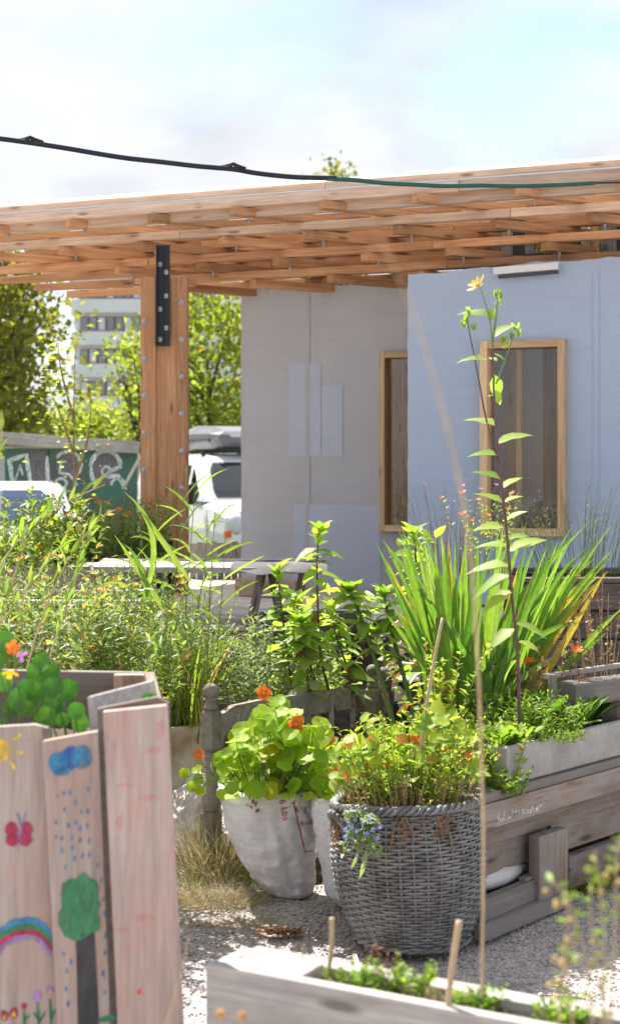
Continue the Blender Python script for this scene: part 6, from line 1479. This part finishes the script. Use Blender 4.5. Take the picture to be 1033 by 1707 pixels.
# tall bare stalk crossing the picture, short stake
def stalk(name, label, pts, Y, r, mat, cat='stalk'):
    ctrl = [V(x, y, Y_) for (x, y), Y_ in zip(pts, Y)]; P = []
    n = len(ctrl)
    for i in range(n - 1):
        a_, b_ = ctrl[max(i - 1, 0)], ctrl[min(i + 2, n - 1)]
        for s_ in range(6):
            t_ = s_ / 6; P.append(.5 * ((2 * ctrl[i]) + (ctrl[i + 1] - a_) * t_ + (2 * a_ - 5 * ctrl[i] + 4 * ctrl[i + 1] - b_) * t_ * t_ + (3 * ctrl[i] - a_ - 3 * ctrl[i + 1] + b_) * t_ ** 3))
    P.append(ctrl[-1]); m = MB(); k = len(P); m.tube(P, [r[0] + (r[1] - r[0]) * i / (k - 1) for i in range(k)], 8); return tag(m.build(name, mat, None, True), label, cat)
stalk('bare_stalk', 'long blurred dry stalk bending across the picture from the foreground planter', [(802, 1660), (805, 1400), (797, 1130), (785, 940), (764, 800), (728, 650), (672, 480), (600, 338)], (2.75, 2.5, 2.25, 2.0, 1.75, 1.55, 1.35, 1.15), (.0031, .0004), M_STEMD)
stalk('short_stake', 'short blurred cut stake in the foreground planter', [(745, 1690), (752, 1620), (765, 1535)], (2.8, 2.8, 2.8), (.0055, .006), M_STEMD)
stalk('thin_stake', 'thin brown stick leaning over the basket plants', [(700, 1250), (718, 1130), (737, 1030)], (5.1, 5.1, 5.15), (.006, .005), M_STEMD)
stalk('dead_stem', 'short blurred dead stem in front of the wicker basket left', [(545, 1640), (552, 1580), (553, 1530)], (3.0, 3.0, 3.0), (.004, .005), M_STEMD)
M_BUD = plain('ochre buds', (.55, .40, .14), .8, .4, 60)
M_PALEO = leafm('pale orange petals', (.6, .35, .14), (.65, .42, .2), .4, tint=(1, 1, .9))
bw = thing('budding_weed', 'blurred orange brown stalks with round buds in the lower right corner', 'plant', V(990, 1720, 2.05)); 
for pts in ([(1000, 1760), (1012, 1600), (1005, 1500), (990, 1420)], [(990, 1760), (985, 1600), (960, 1500), (920, 1470)], [(960, 1760), (945, 1650), (935, 1560), (950, 1490)], [(1010, 1760), (1030, 1600), (1020, 1480), (1030, 1400)], [(935, 1760), (925, 1680), (938, 1620), (950, 1560)], [(1020, 1760), (1000, 1640), (975, 1540), (985, 1470)]):
    P = bez([V(x, y, 2.05) for x, y in pts], 14); m = MB(); m.tube(P, [0.0020 * (1 - .5 * i / 14) for i in range(15)], 6); m.build('stem', M_STEMD, bw, True)
    for k in range(5):
        i = random.randint(5, 14); q = P[i] + Vector((random.gauss(0, .010), random.gauss(0, .01), random.gauss(0, .006))); r_ = random.uniform(.0028, .0052); m = MB()
        m.lathe([(r_ * .2, -r_), (r_ * .8, -r_ * .6), (r_, 0), (r_ * .75, r_ * .6), (r_ * .2, r_ * .95)], 8, q); m.build('bud', M_BUD, bw, True)
    P2_ = [tuple(P[random.randint(2, 14)]) for _ in range(16)]
    scatter('leaves', T_SMALL, P2_, [tuple(rdir(.5)) for _ in P2_], [tuple(rdir(1)) for _ in P2_], rng.uniform(.012, .024, 16), LG_LET, bw, kind=None)
t = thing('pale_flower_buds', 'two blurred pale orange buds in front of the foreground planter', 'flower', V(385, 1707, 2.3)); m = MB()
for x, y in ((368, 1690), (404, 1694)):
    q = V(x, y, 2.3); m.tube(bez([V(x + 4, 1760, 2.3), V(x, 1720, 2.3), q], 4), .0015, 5); flower(t, q, (0, -1, .5), .009, M_PALEO, 7)
m.build('stems', M_STEMD, t)
a = V(300, 1600, 2.4); stalk('yellow_straw', 'blurred straw leaning beside the painted bed', [(268, 1740), (298, 1640), (315, 1560)], (2.5, 2.5, 2.5), (.002, .001), M_STEMD)
